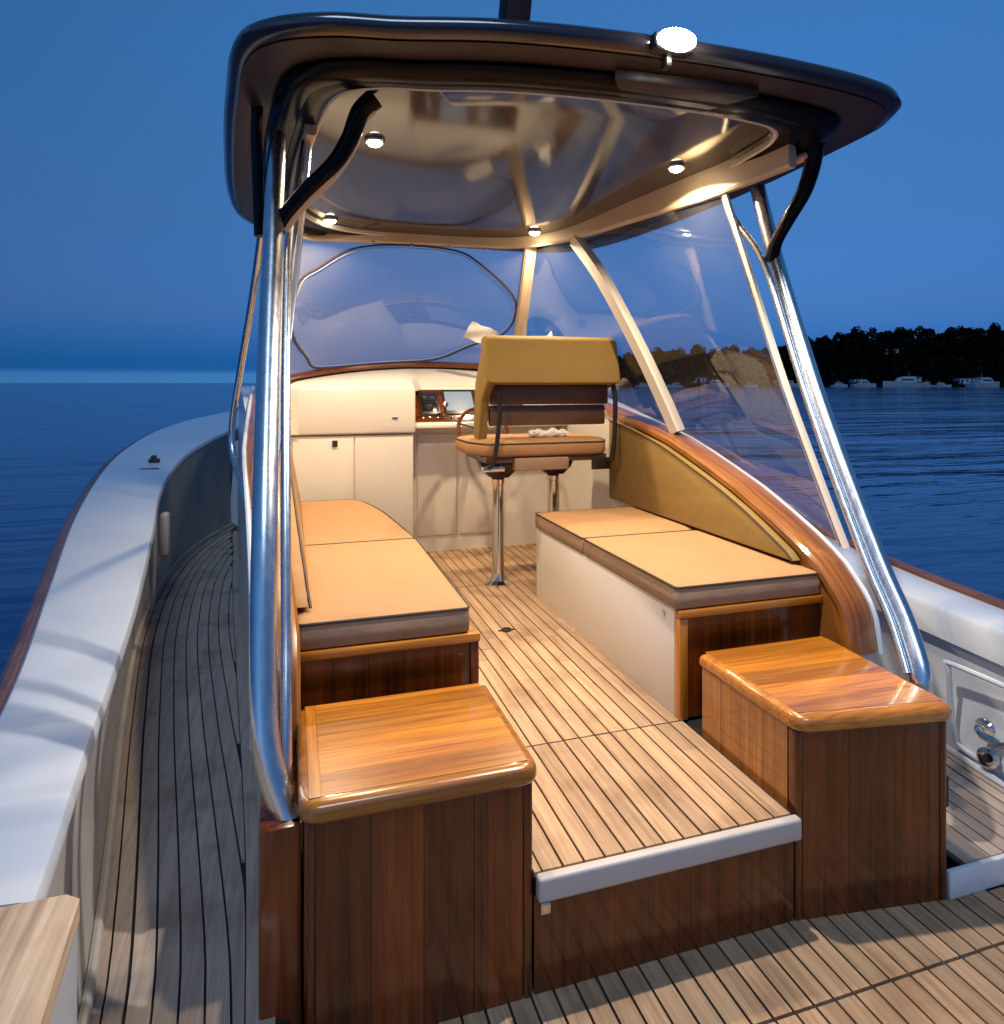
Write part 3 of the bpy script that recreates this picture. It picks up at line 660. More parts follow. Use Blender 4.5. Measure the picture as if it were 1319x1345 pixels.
bm = B(); add_prism(bm, rounded([(1.20, 3.63), (1.52, 3.63), (1.52, 3.67), (1.20, 3.67)], 0.0) and [(1.22, 3.64, 1.0), (1.55, 3.64, 1.0), (1.55, 3.70, 1.0), (1.22, 3.70, 1.0)], (0, 0, 0.072), bev=0.008); obj('footrest_pad', bm, 'side_fabric', hc)
bm = B()
pl = [(1.07, 3.64), (1.78, 3.64), (1.84, 3.78), (1.84, 4.12), (0.98, 4.12), (0.99, 3.80)]
pr = rounded(pl, 0.04, 4); cx_ = 1.41; cy_ = 3.88
def rg(k, z): return [(cx_+(x-cx_)*k, cy_+(y-cy_)*k, z) for x, y in pr]
add_loft(bm, [rg(0.97, 1.083), rg(1.0, 1.095), rg(1.005, 1.13), rg(0.995, 1.158), rg(0.95, 1.170), rg(0.8, 1.178), rg(0.5, 1.182)]); obj('seat_cushion', bm, 'cushion', hc, ang=60)
bm = B(); add_tube(bm, [Vector(p) for p in rg(0.999, 1.155)], 0.0045, 6, closed=True); obj('piping', bm, 'piping', hc)
# back: upper olive bolster leaning aft, lower shell recessed
bm = B(); sec = [(3.595, 1.505), (3.59, 1.525), (3.635, 1.72), (3.65, 1.755), (3.68, 1.770), (3.72, 1.765), (3.745, 1.73), (3.73, 1.50), (3.715, 1.49), (3.61, 1.492)]
secs = smooth([(0, a, b) for a, b in sec], 2, True)
rings = []
for x, k in ((1.045, 0.90), (1.052, 0.97), (1.07, 1.0), (1.45, 1.01), (1.83, 1.0), (1.848, 0.97), (1.855, 0.90)):
    rings.append([(x, 3.67+(p.y-3.67)*k, 1.63+(p.z-1.63)*k) for p in secs])
add_loft(bm, rings); obj('upper_back_pad', bm, 'olive', hc, ang=60)
bm = B(); add_prism(bm, [(1.04, 3.60, 1.50), (1.04, 3.69, 1.745), (1.04, 3.86, 1.50), (1.04, 3.90, 1.18), (1.04, 3.78, 1.15), (1.04, 3.72, 1.40)], (0.055, 0, 0), bev=0.018, seg=3); obj('side_bolster', bm, 'olive', hc, ang=60)
bx('lower_back_shell', 'pad_brown', hc, 1.10, 1.83, 3.70, 3.76, 1.375, 1.488, bev=0.01)
bx('lower_back_shell', 'pad_brown', hc, 1.10, 1.83, 3.74, 3.79, 1.25, 1.370, bev=0.012)
for k in range(3): bx('back_slat', 'pad_brown', hc, 1.10, 1.83, 3.73+0.008*k, 3.745+0.008*k, 1.385-0.045*k, 1.392-0.045*k, bev=0.002)
bm = B(); add_tube(bm, smooth([(1.095, 3.64, 1.49), (1.115, 3.64, 1.44), (1.125, 3.63, 1.36), (1.108, 3.615, 1.20), (1.085, 3.615, 1.06), (1.065, 3.66, 1.025), (1.10, 3.80, 1.03)], 5), 0.013, 10); obj('frame_arm', bm, 'dark_metal', hc)
bm = B(); add_tube(bm, smooth([(1.840, 3.66, 1.49), (1.845, 3.64, 1.40), (1.835, 3.63, 1.20), (1.815, 3.625, 1.06), (1.80, 3.68, 1.03), (1.78, 3.80, 1.03)], 5), 0.014, 10); obj('frame_arm', bm, 'dark_metal', hc)
bx('frame_plate', 'dark_metal', hc, 1.70, 1.82, 3.65, 3.665, 0.99, 1.06, bev=0.004)
bm = B(); add_box(bm, 1.03, 1.16, 3.64, 3.70, 1.0, 1.03, bev=0.006); obj('frame_plate', bm, 'chrome', hc)
bm = B()
for i in range(7):
    cx = 1.33+i*0.03; pts = [(cx, 3.72+random.uniform(-.01, .01), 1.195+random.uniform(0, .012)), (cx+0.04, 3.74, 1.20+random.uniform(0, .02)), (cx+0.07, 3.73, 1.19)]
    add_tube(bm, smooth(pts, 3), [0.012, 0.017, 0.02, 0.021, 0.02, 0.017, 0.012], 8)
tag(obj('rolled_towel', bm, 'cloth'), 'crumpled pale towel lying on the helm chair seat', 'towel')

# floor ring
bm = B(); add_tube(bm, [(1.0+0.022*math.cos(a), 3.12+0.022*math.sin(a), FLOOR_Z+0.004) for a in [k*math.pi/8 for k in range(16)]], 0.004, 6, closed=True); add_box(bm, 0.96, 1.04, 3.115, 3.125, FLOOR_Z, FLOOR_Z+0.004)
tag(obj('lifting_ring', bm, 'dark_metal'), 'dark lifting ring let into the teak floor before the chair', 'ring')

# ------------------------------------------------------------------ hardtop
OUT = [(0.30, 1.985), (0.6, 1.935), (1.0, 1.90), (1.5, 1.87), (1.9, 1.86), (2.08, 1.89), (2.17, 1.99), (2.20, 2.20), (2.19, 3.0), (2.08, 3.9), (1.90, 4.35), (1.5, 4.55), (0.5, 4.58), (0.02, 4.42), (-0.24, 4.05), (-0.29, 3.6), (-0.25, 2.9), (-0.20, 2.42), (-0.16, 2.17), (-0.075, 2.055), (0.09, 2.0)]
outl = [(p.x, p.y) for p in smooth([(x, y, 0) for x, y in OUT], 8, True)]
RCX, RCY = 0.98, 3.2
def zc(x, y): return 2.585-0.050*((x-0.975)/1.1)**2-0.042*(y-2.0)
def rring(inset, dz, flat=0):
    out = []
    for x, y in outl:
        xx = RCX+(x-RCX)*(1-inset/1.22); yy = RCY+(y-RCY)*(1-inset/1.34)
        out.append((xx, yy, zc(xx, yy)+dz))
    return out
ht = thing('hardtop', 'dark glossy hardtop roof with curved edges over the whole cockpit', 'roof', (0.98, 3.2, 2.45))
bm = B(); add_loft(bm, [rring(0.20, -0.035), rring(0.05, -0.045), rring(0.015, -0.038), rring(0.0, -0.018), rring(0.006, 0.006), rring(0.03, 0.025), rring(0.10, 0.042), rring(0.3, 0.075), rring(0.7, 0.10), rring(1.1, 0.11)], caps=False)
f_ = obj('shell', bm, 'roof', ht, ang=60)
bm = B(); add_loft(bm, [rring(0.038, -0.0475), rring(0.10, -0.050), rring(0.180, -0.045), rring(0.180, 0.0)], caps=False); obj('soffit', bm, 'roof_under', ht, ang=60)
bm = B(); add_loft(bm, [rring(0.155, -0.02), rring(0.15, -0.060), rring(0.165, -0.078), rring(0.20, -0.088), rring(0.232, -0.084), rring(0.240, -0.070), rring(0.27, -0.072), rring(0.295, -0.074), rring(0.312, -0.066), rring(0.315, -0.02)], caps=False, closed_path=True); obj('moulding', bm, 'black', ht, ang=40)
bm = B(); add_loft(bm, [rring(0.312, -0.064), rring(0.319, -0.070), rring(0.325, -0.064), rring(0.32, -0.04)], caps=False, closed_path=True); obj('trim_bead', bm, 'strip', ht)
def zh(x, y): return 2.535-0.012*((x-0.975)/1.1)**2-0.042*(y-2.0)
def hring(inset): return [(x, y, zh(x, y)) for x, y, _ in rring(inset, 0)]
bm = B(); add_loft(bm, [rring(0.30, -0.02), rring(0.302, -0.055), hring(0.325), hring(0.5), hring(0.8), hring(1.1), hring(1.2)]); obj('headliner', bm, 'headliner', ht, ang=30)
# recessed glossy fairing under the aft edge, beside the floodlight
bm = B(); P0 = [(1.02, 2.02), (1.55, 1.97), (1.45, 2.12), (1.10, 2.13)]
add_prism(bm, [(x, y, zc(x, y)-0.085) for x, y in P0], (0, 0, 0.05), bev=0.008); obj('lamp_fairing', bm, 'roof_under', ht)
# headers over the windows
HP = [(0.075, 2.60), (0.035, 3.0), (0.015, 3.5), (0.02, 3.95), (0.08, 4.16), (0.25, 4.235), (0.87, 4.27), (1.30, 4.22), (1.52, 4.08), (1.665, 3.82), (1.77, 3.25), (1.885, 2.675), (1.945, 2.27)]
hp = smooth([(x, y, 0) for x, y in HP], 5)
def header_ring(p, tg):
    n = Vector((-tg.y, tg.x, 0)).normalized(); z = zc(p.x, p.y)-0.045; out = []; aft = 0.05*max(0, min(1, (3.9-p.y)/1.1))*(p.x > 1)
    for a, b in ((-0.020, 0.02), (0.020, 0.02), (0.022, -0.055-aft), (0.014, -0.066-aft), (-0.014, -0.066-aft), (-0.022, -0.055-aft)):
        out.append((p.x+n.x*a, p.y+n.y*a, z+b))
    return out
bm = B(); rr = []
for i, p in enumerate(hp): rr.append(header_ring(p, (hp[min(i+1, len(hp)-1)]-hp[max(i-1, 0)])))
add_loft(bm, rr); obj('header', bm, 'header', ht)
for i in range(5):
    x = 0.25+i*0.24; bx('canvas_stud', 'chrome', ht, x-0.008, x+0.008, 4.225, 4.233, 2.36, 2.375, bev=0.002)
# mast on top
ms = thing('mast', 'dark mast foot rising from the top of the roof', 'mast', (0.77, 2.35, 2.6))
bm = B(); add_prism(bm, [(0.715, 2.30, 2.58), (0.81, 2.30, 2.58), (0.81, 2.42, 2.58), (0.715, 2.42, 2.58)], (0.10, 0.05, 0.95), bev=0.01); obj('post', bm, simple('dark_red_paint', (0.025, 0.006, 0.008), 0.6, spec=0.2), ms)
bx('foot_plate', 'roof', ms, 0.68, 0.85, 2.26, 2.46, 2.565, 2.60, bev=0.006)
bm = B(); add_lathe(bm, [(0.001, 0), (0.15, 0.0), (0.17, 0.03), (0.16, 0.08), (0.08, 0.11), (0.001, 0.115)], (0.86, 2.41, 3.53)); obj('radar_dome', bm, 'gel', ms)

# ceiling lights
GL = 'round ceiling lights under the hardtop'
LI = [(0.333, 2.81, 'near left'), (1.70, 2.74, 'near right'), (0.225, 4.02, 'far left, above the windscreen'), (1.46, 3.98, 'far right, above the windscreen')]
for x, y, nm in LI:
    z = zh(x, y)-0.008
    t = thing('ceiling_light', 'small round lit ceiling light, ' + nm, 'ceiling light', (x, y, z), GL)
    bm = B(); add_lathe(bm, [(0.034, -0.001), (0.041, -0.001), (0.043, 0.003), (0.043, 0.012), (0.034, 0.012)], (x, y, z-0.004)); obj('bezel', bm, 'chrome', t)
    bm = B(); add_lathe(bm, [(0.001, -0.016), (0.014, -0.015), (0.025, -0.010), (0.033, -0.001), (0.033, 0.004), (0.001, 0.004)], (x, y, z-0.004)); obj('lens', bm, 'lamp', t)
    ld = bpy.data.lights.new('ceiling_lamp', 'AREA'); ld.shape = 'DISK'; ld.size = 0.06; ld.energy = 22; ld.color = (1.0, 0.75, 0.48); ld.spread = R(150)
    lo = bpy.data.objects.new('ceiling_lamp', ld); COL.objects.link(lo); lo.location = (x, y, z-0.034)
# floodlight on aft roof edge
FL = Vector((1.155, 1.855, 2.585))
t = thing('floodlight', 'dazzling white floodlight on the aft edge of the roof', 'floodlight', tuple(FL))
bm = B(); add_box(bm, 1.085, 1.225, 1.867, 1.925, 2.545, 2.60, bev=0.012, seg=3); obj('housing', bm, 'plastic', t)
bm = B(); add_loft(bm, [[(1.155+a*math.cos(k*math.pi/14), y, 2.572+a*0.5*math.sin(k*math.pi/14)) for k in range(28)] for a, y in ((0.064, 1.868), (0.066, 1.855), (0.058, 1.842), (0.035, 1.834), (0.01, 1.832))]); obj('lens', bm, 'flood', t, ang=80)
bm = B(); add_box(bm, 1.145, 1.165, 1.90, 1.94, 2.51, 2.55, bev=0.004); obj('bracket', bm, 'dark_metal', t)
ld = bpy.data.lights.new('flood_lamp', 'SPOT'); ld.energy = 310; ld.color = (1.0, 0.88, 0.76); ld.spot_size = R(150); ld.spot_blend = 0.4; ld.shadow_soft_size = 0.03
lo = bpy.data.objects.new('flood_lamp', ld); COL.objects.link(lo); lo.location = (1.155, 1.825, 2.565)
lo.rotation_euler = (R(-22), 0, 0)

# ------------------------------------------------------------------ poles, pillars, brackets
GP = 'polished steel poles holding up the roof'
STB = [(1.93, 1.64, 0.46), (1.915, 1.65, 0.54), (1.92, 1.67, 0.62), (1.935, 1.739, 0.715), (1.952, 1.838, 0.845), (1.971, 1.951, 1.017), (1.989, 2.088, 1.247), (2.004, 2.24, 1.54), (2.023, 2.46, 2.024), (2.02, 2.58, 2.38)]
STB[0:3] = [(1.880, 1.645, 0.40), (1.886, 1.64, 0.50), (1.898, 1.645, 0.585)]
def pole(s):
    f = side(s)
    t = thing('support_pole', 'thick polished steel roof pole on the %s' % ('left, bending in to the side of the box' if s == 'port' else 'right, leaning forward beside the box'), 'pole', (f(0.01), 1.65, 0.47), GP)
    bm = B()
    pts = [(f(0.016), 1.64, 0.455), (f(-0.012), 1.665, 0.51), (f(-0.050), 1.70, 0.62), (f(-0.062), 1.76, 0.80), (f(-0.062), 1.90, 1.14), (f(-0.060), 2.20, 1.62), (f(-0.052), 2.46, 2.06), (f(-0.045), 2.60, 2.40)]
    if s != 'port': pts = STB
    add_tube(bm, smooth(pts, 6), 0.033, 24); obj('tube', bm, 'steel', t)
    bm = B()
    if s == 'port': add_box(bm, 0.0, 0.029, 1.61, 1.68, 0.425, 0.50, bev=0.006)
    else: add_box(bm, 1.835, 1.868, 1.62, 1.68, 0.38, 0.45, bev=0.006)
    obj('foot_bracket', bm, 'chrome', t)
    return t
pole('port'); pole('starboard')
GS = 'slim posts beside the main roof poles'
def slim(s):
    f = side(s)
    t = thing('slim_post', 'slim dark edged post just forward of the %s roof pole' % ('left' if s == 'port' else 'right'), 'post', (f(-0.08), 1.80, 0.6), GS)
    SL = [(x-0.046, y+0.01, z) for x, y, z in STB[:8]][2:]+[(1.955, 2.46, 2.02), (1.92, 2.62, 2.25), (1.89, 2.68, 2.43)]
    bm = B(); add_tube(bm, smooth(SL if s != 'port' else [(f(-0.006), 1.70, 0.45), (f(-0.008), 1.74, 0.66), (f(-0.008), 1.85, 0.86), (f(-0.010), 1.985, 1.15), (f(-0.010), 2.26, 1.62), (f(0.0), 2.50, 2.02), (f(0.03), 2.62, 2.25), (f(0.06), 2.68, 2.43)], 6), 0.014, 12); obj('tube', bm, 'steel', t)
    return t
slim('port'); slim('starboard')
GW = 'pale window edge pillars'
def strip_pillar(pts, w, th, label, mat='strip', seg=5):
    P = smooth(pts, seg); bm = B(); rr = []
    t = thing('window_pillar', label, 'pillar', tuple(P[-1]), GW)
    for i, p in enumerate(P):
        tg = (P[min(i+1, len(P)-1)]-P[max(i-1, 0)]).normalized(); a = tg.cross(Vector((1, 0, 0))).normalized()
        n = a.cross(tg).normalized(); rr.append([p+a*w+n*th, p-a*w+n*th, p-a*w-n*th, p+a*w-n*th])
    add_loft(bm, rr); obj('trim', bm, mat, t)
    bm = B(); add_tube(bm, [p+Vector((0.004, 0.018+w, 0)) for p in P], 0.009, 10); obj('tube', bm, 'steel', t)
    return t
PIL_A = [(1.665, 3.82, 2.375), (1.745, 3.62, 2.12), (1.86, 3.42, 1.74), (1.95, 3.28, 1.42), (2.0, 3.21, 1.235)]
PIL_B = [(1.893, 2.66, 2.40), (1.935, 2.52, 1.98), (1.985, 2.36, 1.50), (2.035, 2.20, 1.08), (2.06, 2.11, 0.86)]
strip_pillar(PIL_A, 0.036, 0.026, 'broad pale curved pillar between the right windows')
strip_pillar(PIL_B, 0.011, 0.008, 'thin pale pillar at the aft edge of the right window')
mir = lambda pts: [(CX2-x, y, z) for x, y, z in pts]
PAP = [(0.03, 3.82, 2.375), (-0.005, 3.62, 2.12), (-0.03, 3.42, 1.74), (-0.05, 3.28, 1.42), (-0.06, 3.21, 1.235)]
strip_pillar(PAP, 0.036, 0.026, 'broad pale curved pillar between the left windows')
strip_pillar([(0.068, 2.66, 2.40), (0.03, 2.52, 1.98), (-0.02, 2.36, 1.50), (-0.06, 2.20, 1.08), (-0.085, 2.11, 0.86)], 0.011, 0.008, 'thin pale pillar at the aft edge of the left window')
strip_pillar([(0.025, 4.17, 2.37), (-0.01, 4.33, 1.95), (-0.03, 4.47, 1.54)], 0.030, 0.012, 'pale pillar at the left end of the windscreen', 'header')
t = strip_pillar([(1.475, 4.16, 2.37), (1.53, 4.50, 1.95), (1.585, 4.82, 1.56)], 0.035, 0.012, 'cream pillar at the right end of the windscreen', 'header')
bm = B(); add_loft(bm, [[(1.455, 4.13, 2.385), (1.525, 4.11, 2.385), (1.525, 4.13, 2.385), (1.455, 4.15, 2.385)], [(1.56, 4.80, 1.545), (1.64, 4.77, 1.545), (1.64, 4.79, 1.545), (1.56, 4.82, 1.545)]]); obj('facing', bm, 'header', t)
# grab rail outside the port side
bm = B(); add_tube(bm, smooth([(-0.11, 3.30, 2.30), (-0.17, 3.55, 1.95), (-0.25, 3.82, 1.55), (-0.30, 4.0, 1.27), (-0.295, 3.98, 1.12), (-0.25, 3.82, 1.0), (-0.21, 3.68, 0.93)], 6), 0.018, 14)
tag(obj('grab_rail', bm, 'steel'), 'bent bright steel grab rail outside the left window, hooking in at its foot', 'rail')
# header side brace and curved brackets
bm = B(); add_tube(bm, [(1.90, 2.60, 2.40), (2.015, 2.255, 2.425)], 0.020, 12); tag(obj('header_brace', bm, 'header'), 'short cream brace from the right window header to the roof edge', 'brace')
GB = 'curved dark brackets from the poles to the roof'
def sbracket(pts, w, label):
    t = thing('roof_bracket', label, 'bracket', pts[0], GB)
    P = smooth(pts, 6); bm = B(); add_tube(bm, P, [w*(0.8+0.45*(i/(len(P)-1))) for i in range(len(P))], 14, flat=0.75); obj('arm', bm, 'black', t)
    bm = B(); add_tube(bm, [p+Vector((0.010 if pts[0][0] < 0.5 else -0.016, 0.012, -0.024)) for p in P[2:-2]], w*0.62, 10, flat=0.6); obj('lining', bm, 'header' if pts[0][0] < 0.5 else 'pad_brown', t)
sbracket([(-0.030, 2.47, 2.045), (-0.005, 2.46, 2.09), (0.06, 2.45, 2.17), (0.145, 2.44, 2.26), (0.20, 2.43, 2.35), (0.235, 2.40, 2.44), (0.285, 2.38, 2.49)], 0.036, 'black curved bracket joining the left pole to the roof')
sbracket([(2.005, 2.46, 2.03), (2.000, 2.43, 2.11), (2.015, 2.37, 2.20), (2.035, 2.31, 2.29), (2.04, 2.27, 2.38), (2.025, 2.23, 2.47)], 0.030, 'brown black curved bracket joining the right pole to the roof')
bm = B(); add_tube(bm, smooth([(-0.105, 2.52, 2.50), (-0.112, 2.55, 2.38), (-0.108, 2.56, 2.25), (-0.10, 2.55, 2.02)], 5), 0.020, 10); tag(obj('roof_strut', bm, 'black'), 'short black strut outboard of the left pole under the roof', 'strut')

# ------------------------------------------------------------------ windows
def pane(name, rows, label, mat='vinyl', n=None):
    bm = B(); add_loft(bm, rows, closed_ring=False); return obj(name, bm, mat, None, ang=80), label
def res(pts, n):
    P = smooth(pts, 12); L = [0]
    for i in range(1, len(P)): L.append(L[-1]+(P[i]-P[i-1]).length)
    out = []
    for k in range(n):
        d = L[-1]*k/(n-1); j = max(i for i in range(len(L)) if L[i] <= d+1e-9); j = min(j, len(P)-2)
        out.append(P[j].lerp(P[j+1], (d-L[j])/(L[j+1]-L[j])))
    return out
def window(name, top, bot, label, cat, mat, n=24, m=10, group=None):
    T, Bt = res(top, n), res(bot, n); rows = []
    for j in range(m+1):
        u = j/m; rows.append([a.lerp(b, u) for a, b in zip(T, Bt)])
    t = thing(name, label, cat, tuple(Bt[0]), group)
    bm = B(); add_loft(bm, rows, closed_ring=False); obj('pane', bm, mat, t, ang=80)
    return t, T, Bt
def ztop(x, y): return zc(x, y)-0.10
WSB = [(x, y, dash_z(x)+0.045 if x < 1.5 else 1.57) for x, y in WS_B if x < 1.6]+[(1.60, 4.80, 1.56)]
ws, T, Bt = window('windscreen', [(0.03, 4.16, 2.375), (0.25, 4.24, 2.37), (0.87, 4.275, 2.37), (1.30, 4.22, 2.375), (1.48, 4.16, 2.38)], WSB, 'clear front windscreen above the dash with a dark oval seam', 'windscreen', 'vinyl_front')
bm = B(); add_tube(bm, [p+Vector((0, -0.006, -0.005)) for p in Bt], 0.016, 8, flat=1.3); obj('sill', bm, 'mahogany_x', ws)
bm = B(); add_tube(bm, [p+Vector((0, 0.03, -0.03)) for p in Bt], 0.014, 8); obj('wiper_ledge', bm, 'dark_metal', ws)
def wpt(u, v):   # u across, v down
    k = u*(len(T)-1); i = min(int(k), len(T)-2); a = T[i].lerp(T[i+1], k-i); b = Bt[i].lerp(Bt[i+1], k-i); return a.lerp(b, v)
loop = [(0.045, 0.30), (0.12, 0.20), (0.25, 0.05), (0.45, 0.0), (0.68, 0.02), (0.80, 0.12), (0.95, 0.34), (0.975, 0.50), (0.93, 0.68), (0.80, 0.82), (0.66, 0.965), (0.45, 0.985), (0.20, 0.97), (0.13, 0.86), (0.03, 0.69), (0.015, 0.5)]
lp = smooth([(a, b, 0) for a, b in loop], 5, True)
bm = B(); add_tube(bm, [wpt(p.x, p.y)+Vector((0, -0.006, 0)) for p in lp], 0.0065, 6, closed=True); obj('seam', bm, 'piping', ws)
bm = B(); add_tube(bm, [wpt(0.5+(p.x-0.5)*0.975, 0.5+(p.y-0.5)*0.96)+Vector((0, -0.006, 0)) for p in lp], 0.003, 6, closed=True); obj('welt', bm, 'gel_grey', ws)
cb = lambda y, x=None: (2.01 if x is None else x, y, interp(COAM, y)+0.012)
q, _, qb = window('quarter_window', [(1.49, 4.14, 2.38), (1.58, 4.0, 2.385), (1.665, 3.82, 2.385)], [(1.60, 4.80, 1.56), (1.80, 4.50, 1.46), (1.93, 4.15, 1.375), (1.975, 3.65, 1.30), (2.0, 3.22, 1.23)], 'clear quarter window right of the windscreen', 'window', 'vinyl')
window('side_window', [(1.665, 3.82, 2.385), (1.77, 3.25, 2.39), (1.893, 2.67, 2.40)], [(2.0, 3.22, 1.23), (2.03, 2.75, 1.085), (2.055, 2.35, 0.94), (2.06, 2.12, 0.845)], 'large clear side window on the right with the shore behind it', 'window', 'vinyl')
window('side_window', [(0.03, 3.82, 2.385), (0.03, 3.25, 2.39), (0.068, 2.67, 2.40)], [(-0.05, 3.22, 1.23), (-0.07, 2.75, 1.085), (-0.085, 2.35, 0.94), (-0.09, 2.12, 0.845)], 'clear side window on the left seen edge on', 'window', 'vinyl')
window('quarter_window', [(0.025, 4.16, 2.38), (0.02, 4.0, 2.385), (0.03, 3.82, 2.385)], [(-0.03, 4.48, 1.54), (-0.06, 4.15, 1.375), (-0.06, 3.65, 1.30), (-0.05, 3.22, 1.23)], 'clear quarter window on the left seen edge on', 'window', 'vinyl')
# chart sheets standing on the dash against the glass
def sheet(pts, label):
    bm = B(); vs = [Vector(p) for p in pts]; n = 6; rows = []
    a, b, c, d = vs
    for i in range(n+1):
        u = i/n; rows.append([a.lerp(b, v/n).lerp(d.lerp(c, v/n), u)+Vector((0, 0.008*math.sin(u*7+v), 0.004*math.sin(v*2+u*5))) for v in range(n+1)])
    add_loft(bm, rows, closed_ring=False); tag(obj('paper_sheet', bm, 'paper'), label, 'paper', 'loose white sheets by the windscreen')
sheet([(1.22, 4.58, 1.93), (1.40, 4.55, 1.86), (1.36, 4.62, 1.75), (1.17, 4.66, 1.83)], 'tilted white sheet against the windscreen left of the chair back')
sheet([(1.63, 4.40, 1.70), (1.73, 4.34, 1.72), (1.71, 4.32, 1.86), (1.66, 4.36, 1.80)], 'curled white sheet in the quarter window above the chair back')

# ------------------------------------------------------------------ foredeck over the cabin (seen only from the side)
bm = B(); rows = []
for i in range(12):
    y = 5.02+i*0.4; w = interp([(5, 1.3), (6, 1.32), (7, 1.3), (8, 1.05), (9.5, 0.4)], y); z = 1.5-0.03*(y-5)
    rows.append([(0.975+w*math.cos(a), y, z-0.45+0.45*math.sin(a)**0.6 if 0 < a < math.pi else z-0.45) for a in [k*math.pi/10 for k in range(11)]])
add_loft(bm, rows, closed_ring=False)
tag(obj('cabin', bm, 'gel'), 'white rounded cabin top forward of the windscreen', 'cabin')
bm = B(); rows = []
for i in range(28):
    y = 5.3+i*0.18; xo = interp(CAP_IN, y); xo = min(xo, 0.93); zz = interp(SHEER, y)-0.14
    if y < 7.4: zz = DECK_Z-0.03
    rows.append([(xo, y, zz), (CX2-xo, y, zz)])
add_loft(bm, rows, closed_ring=False); struct(obj('foredeck', bm, 'gel'))

# ------------------------------------------------------------------ far shore
def W2(X, D): return Vector((X*math.cos(YAW)+D*math.sin(YAW), -X*math.sin(YAW)+D*math.cos(YAW), 0))
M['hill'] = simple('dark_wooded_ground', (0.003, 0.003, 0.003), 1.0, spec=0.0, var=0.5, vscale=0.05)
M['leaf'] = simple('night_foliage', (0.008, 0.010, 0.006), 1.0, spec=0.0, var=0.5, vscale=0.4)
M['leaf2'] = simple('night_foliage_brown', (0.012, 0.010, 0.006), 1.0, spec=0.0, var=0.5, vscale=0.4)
M['boat_white'] = simple('moored_boat_paint', (0.38, 0.40, 0.42), 0.4, var=0.25, vscale=0.6)
M['bark'] = simple('bark', (0.05, 0.035, 0.025), 0.9)
D0 = 400.0
def ridge(X):    # metres above water
    return interp([(-60, 6), (0, 18), (60, 25), (100, 26), (150, 27), (200, 29), (250, 38), (290, 43), (330, 45), (480, 48), (800, 44)], X)+1.0*math.sin(X*0.11)+0.7*math.sin(X*0.27+1)
bm = B(); rows = []
for j in range(9):
    v = j/8; row = []
    for i in range(120):
        X = -60+i*860/119; h = ridge(X)-6.5
        row.append(W2(X, D0+v*160)+Vector((0, 0, WATER_Z-0.5+max(0, h)*(1-(1-v)**1.8)+random.uniform(-.4, .4)*(j > 0))))
    rows.append(row)
rows.append([p+Vector((0, 0, 0))+W2(0, 400) for p in rows[-1]])
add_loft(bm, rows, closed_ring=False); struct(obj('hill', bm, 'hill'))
def tree_mesh(seed, h, w, n):
    rnd = random.Random(seed); bm = B()
    for k in range(n):
        # leaf clump positions in a lumpy crown
        a = rnd.uniform(0, 6.283); u = rnd.uniform(-1, 1); r_ = rnd.uniform(0.45, 1)**0.5
        c = Vector((w*r_*math.cos(a)*math.sqrt(1-u*u), w*r_*math.sin(a)*math.sqrt(1-u*u), h*0.60+h*0.38*u*r_))
        c *= 1+0.12*math.sin(a*3+seed)
        s_ = rnd.uniform(0.4, 1.0)*w*0.22; q = Matrix.Rotation(rnd.uniform(0, 6.28), 3, Vector((rnd.uniform(-1, 1), rnd.uniform(-1, 1), rnd.uniform(-1, 1))).normalized())
        vs = [bm.verts.new(c+q @ Vector(p)*s_) for p in ((-1, -.6, 0), (0.9, -.8, .2), (1, .7, 0), (-.7, .9, .25))]
        bm.faces.new(vs)
    return bm
protos = []
for i in range(4):
    root = thing('tree', 'x', 'tree', (0, 0, 0), 'trees on the far shore')
    h = [9, 10, 8, 11][i]; w = [4.2, 3.8, 4.6, 3.4][i]
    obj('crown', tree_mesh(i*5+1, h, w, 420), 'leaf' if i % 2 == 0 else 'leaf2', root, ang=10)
    bm = B(); add_tube(bm, [(0, 0, -1), (0.1, 0, h*0.3), (0, 0.2, h*0.62)], [0.35, 0.28, 0.12], 7); add_tube(bm, [(0.05, 0, h*0.3), (1.2, 0.3, h*0.6)], [0.2, 0.08], 5); obj('trunk', bm, 'bark', root)
    protos.append(root)
def ground_z(X, v): return WATER_Z-0.5+max(0, ridge(X)-6.5)*(1-(1-v)**1.8)
cnt = 0
rt = random.Random(3)
spots = []
for i in range(150): spots.append((-30+i*3.1+rt.uniform(-1.5, 1.5), rt.choice((0.75, 0.85, 0.95))))
for i in range(130): spots.append((-20+i*3.5+rt.uniform(-2, 2), rt.choice((0.08, 0.2, 0.35, 0.5))))
LB = 'dark bushy tree on the wooded far shore right of the boat'
for k, (X, v) in enumerate(spots):
    src = protos[k % 4]
    if k < 4: o = src; 
    else:
        o = src.copy(); COL.objects.link(o)
        for ch in src.children:
            c = ch.copy(); COL.objects.link(c); c.parent = o
    p = W2(X, D0+v*160); o.location = (p.x, p.y, ground_z(X, v)-0.3)
    sc = rt.uniform(0.6, 1.05)*(1.35 if rt.random() < 0.06 else 1); o.scale = (sc*1.1, sc*1.1, sc); o.rotation_euler = (0, 0, rt.uniform(0, 6.28))
    o['label'] = ('dark tree on the far ridge, ' if v > 0.6 else 'dark tree low above the moored boats, ')+('seen through the right side window' if X < 150 else 'right of the thick right pole')
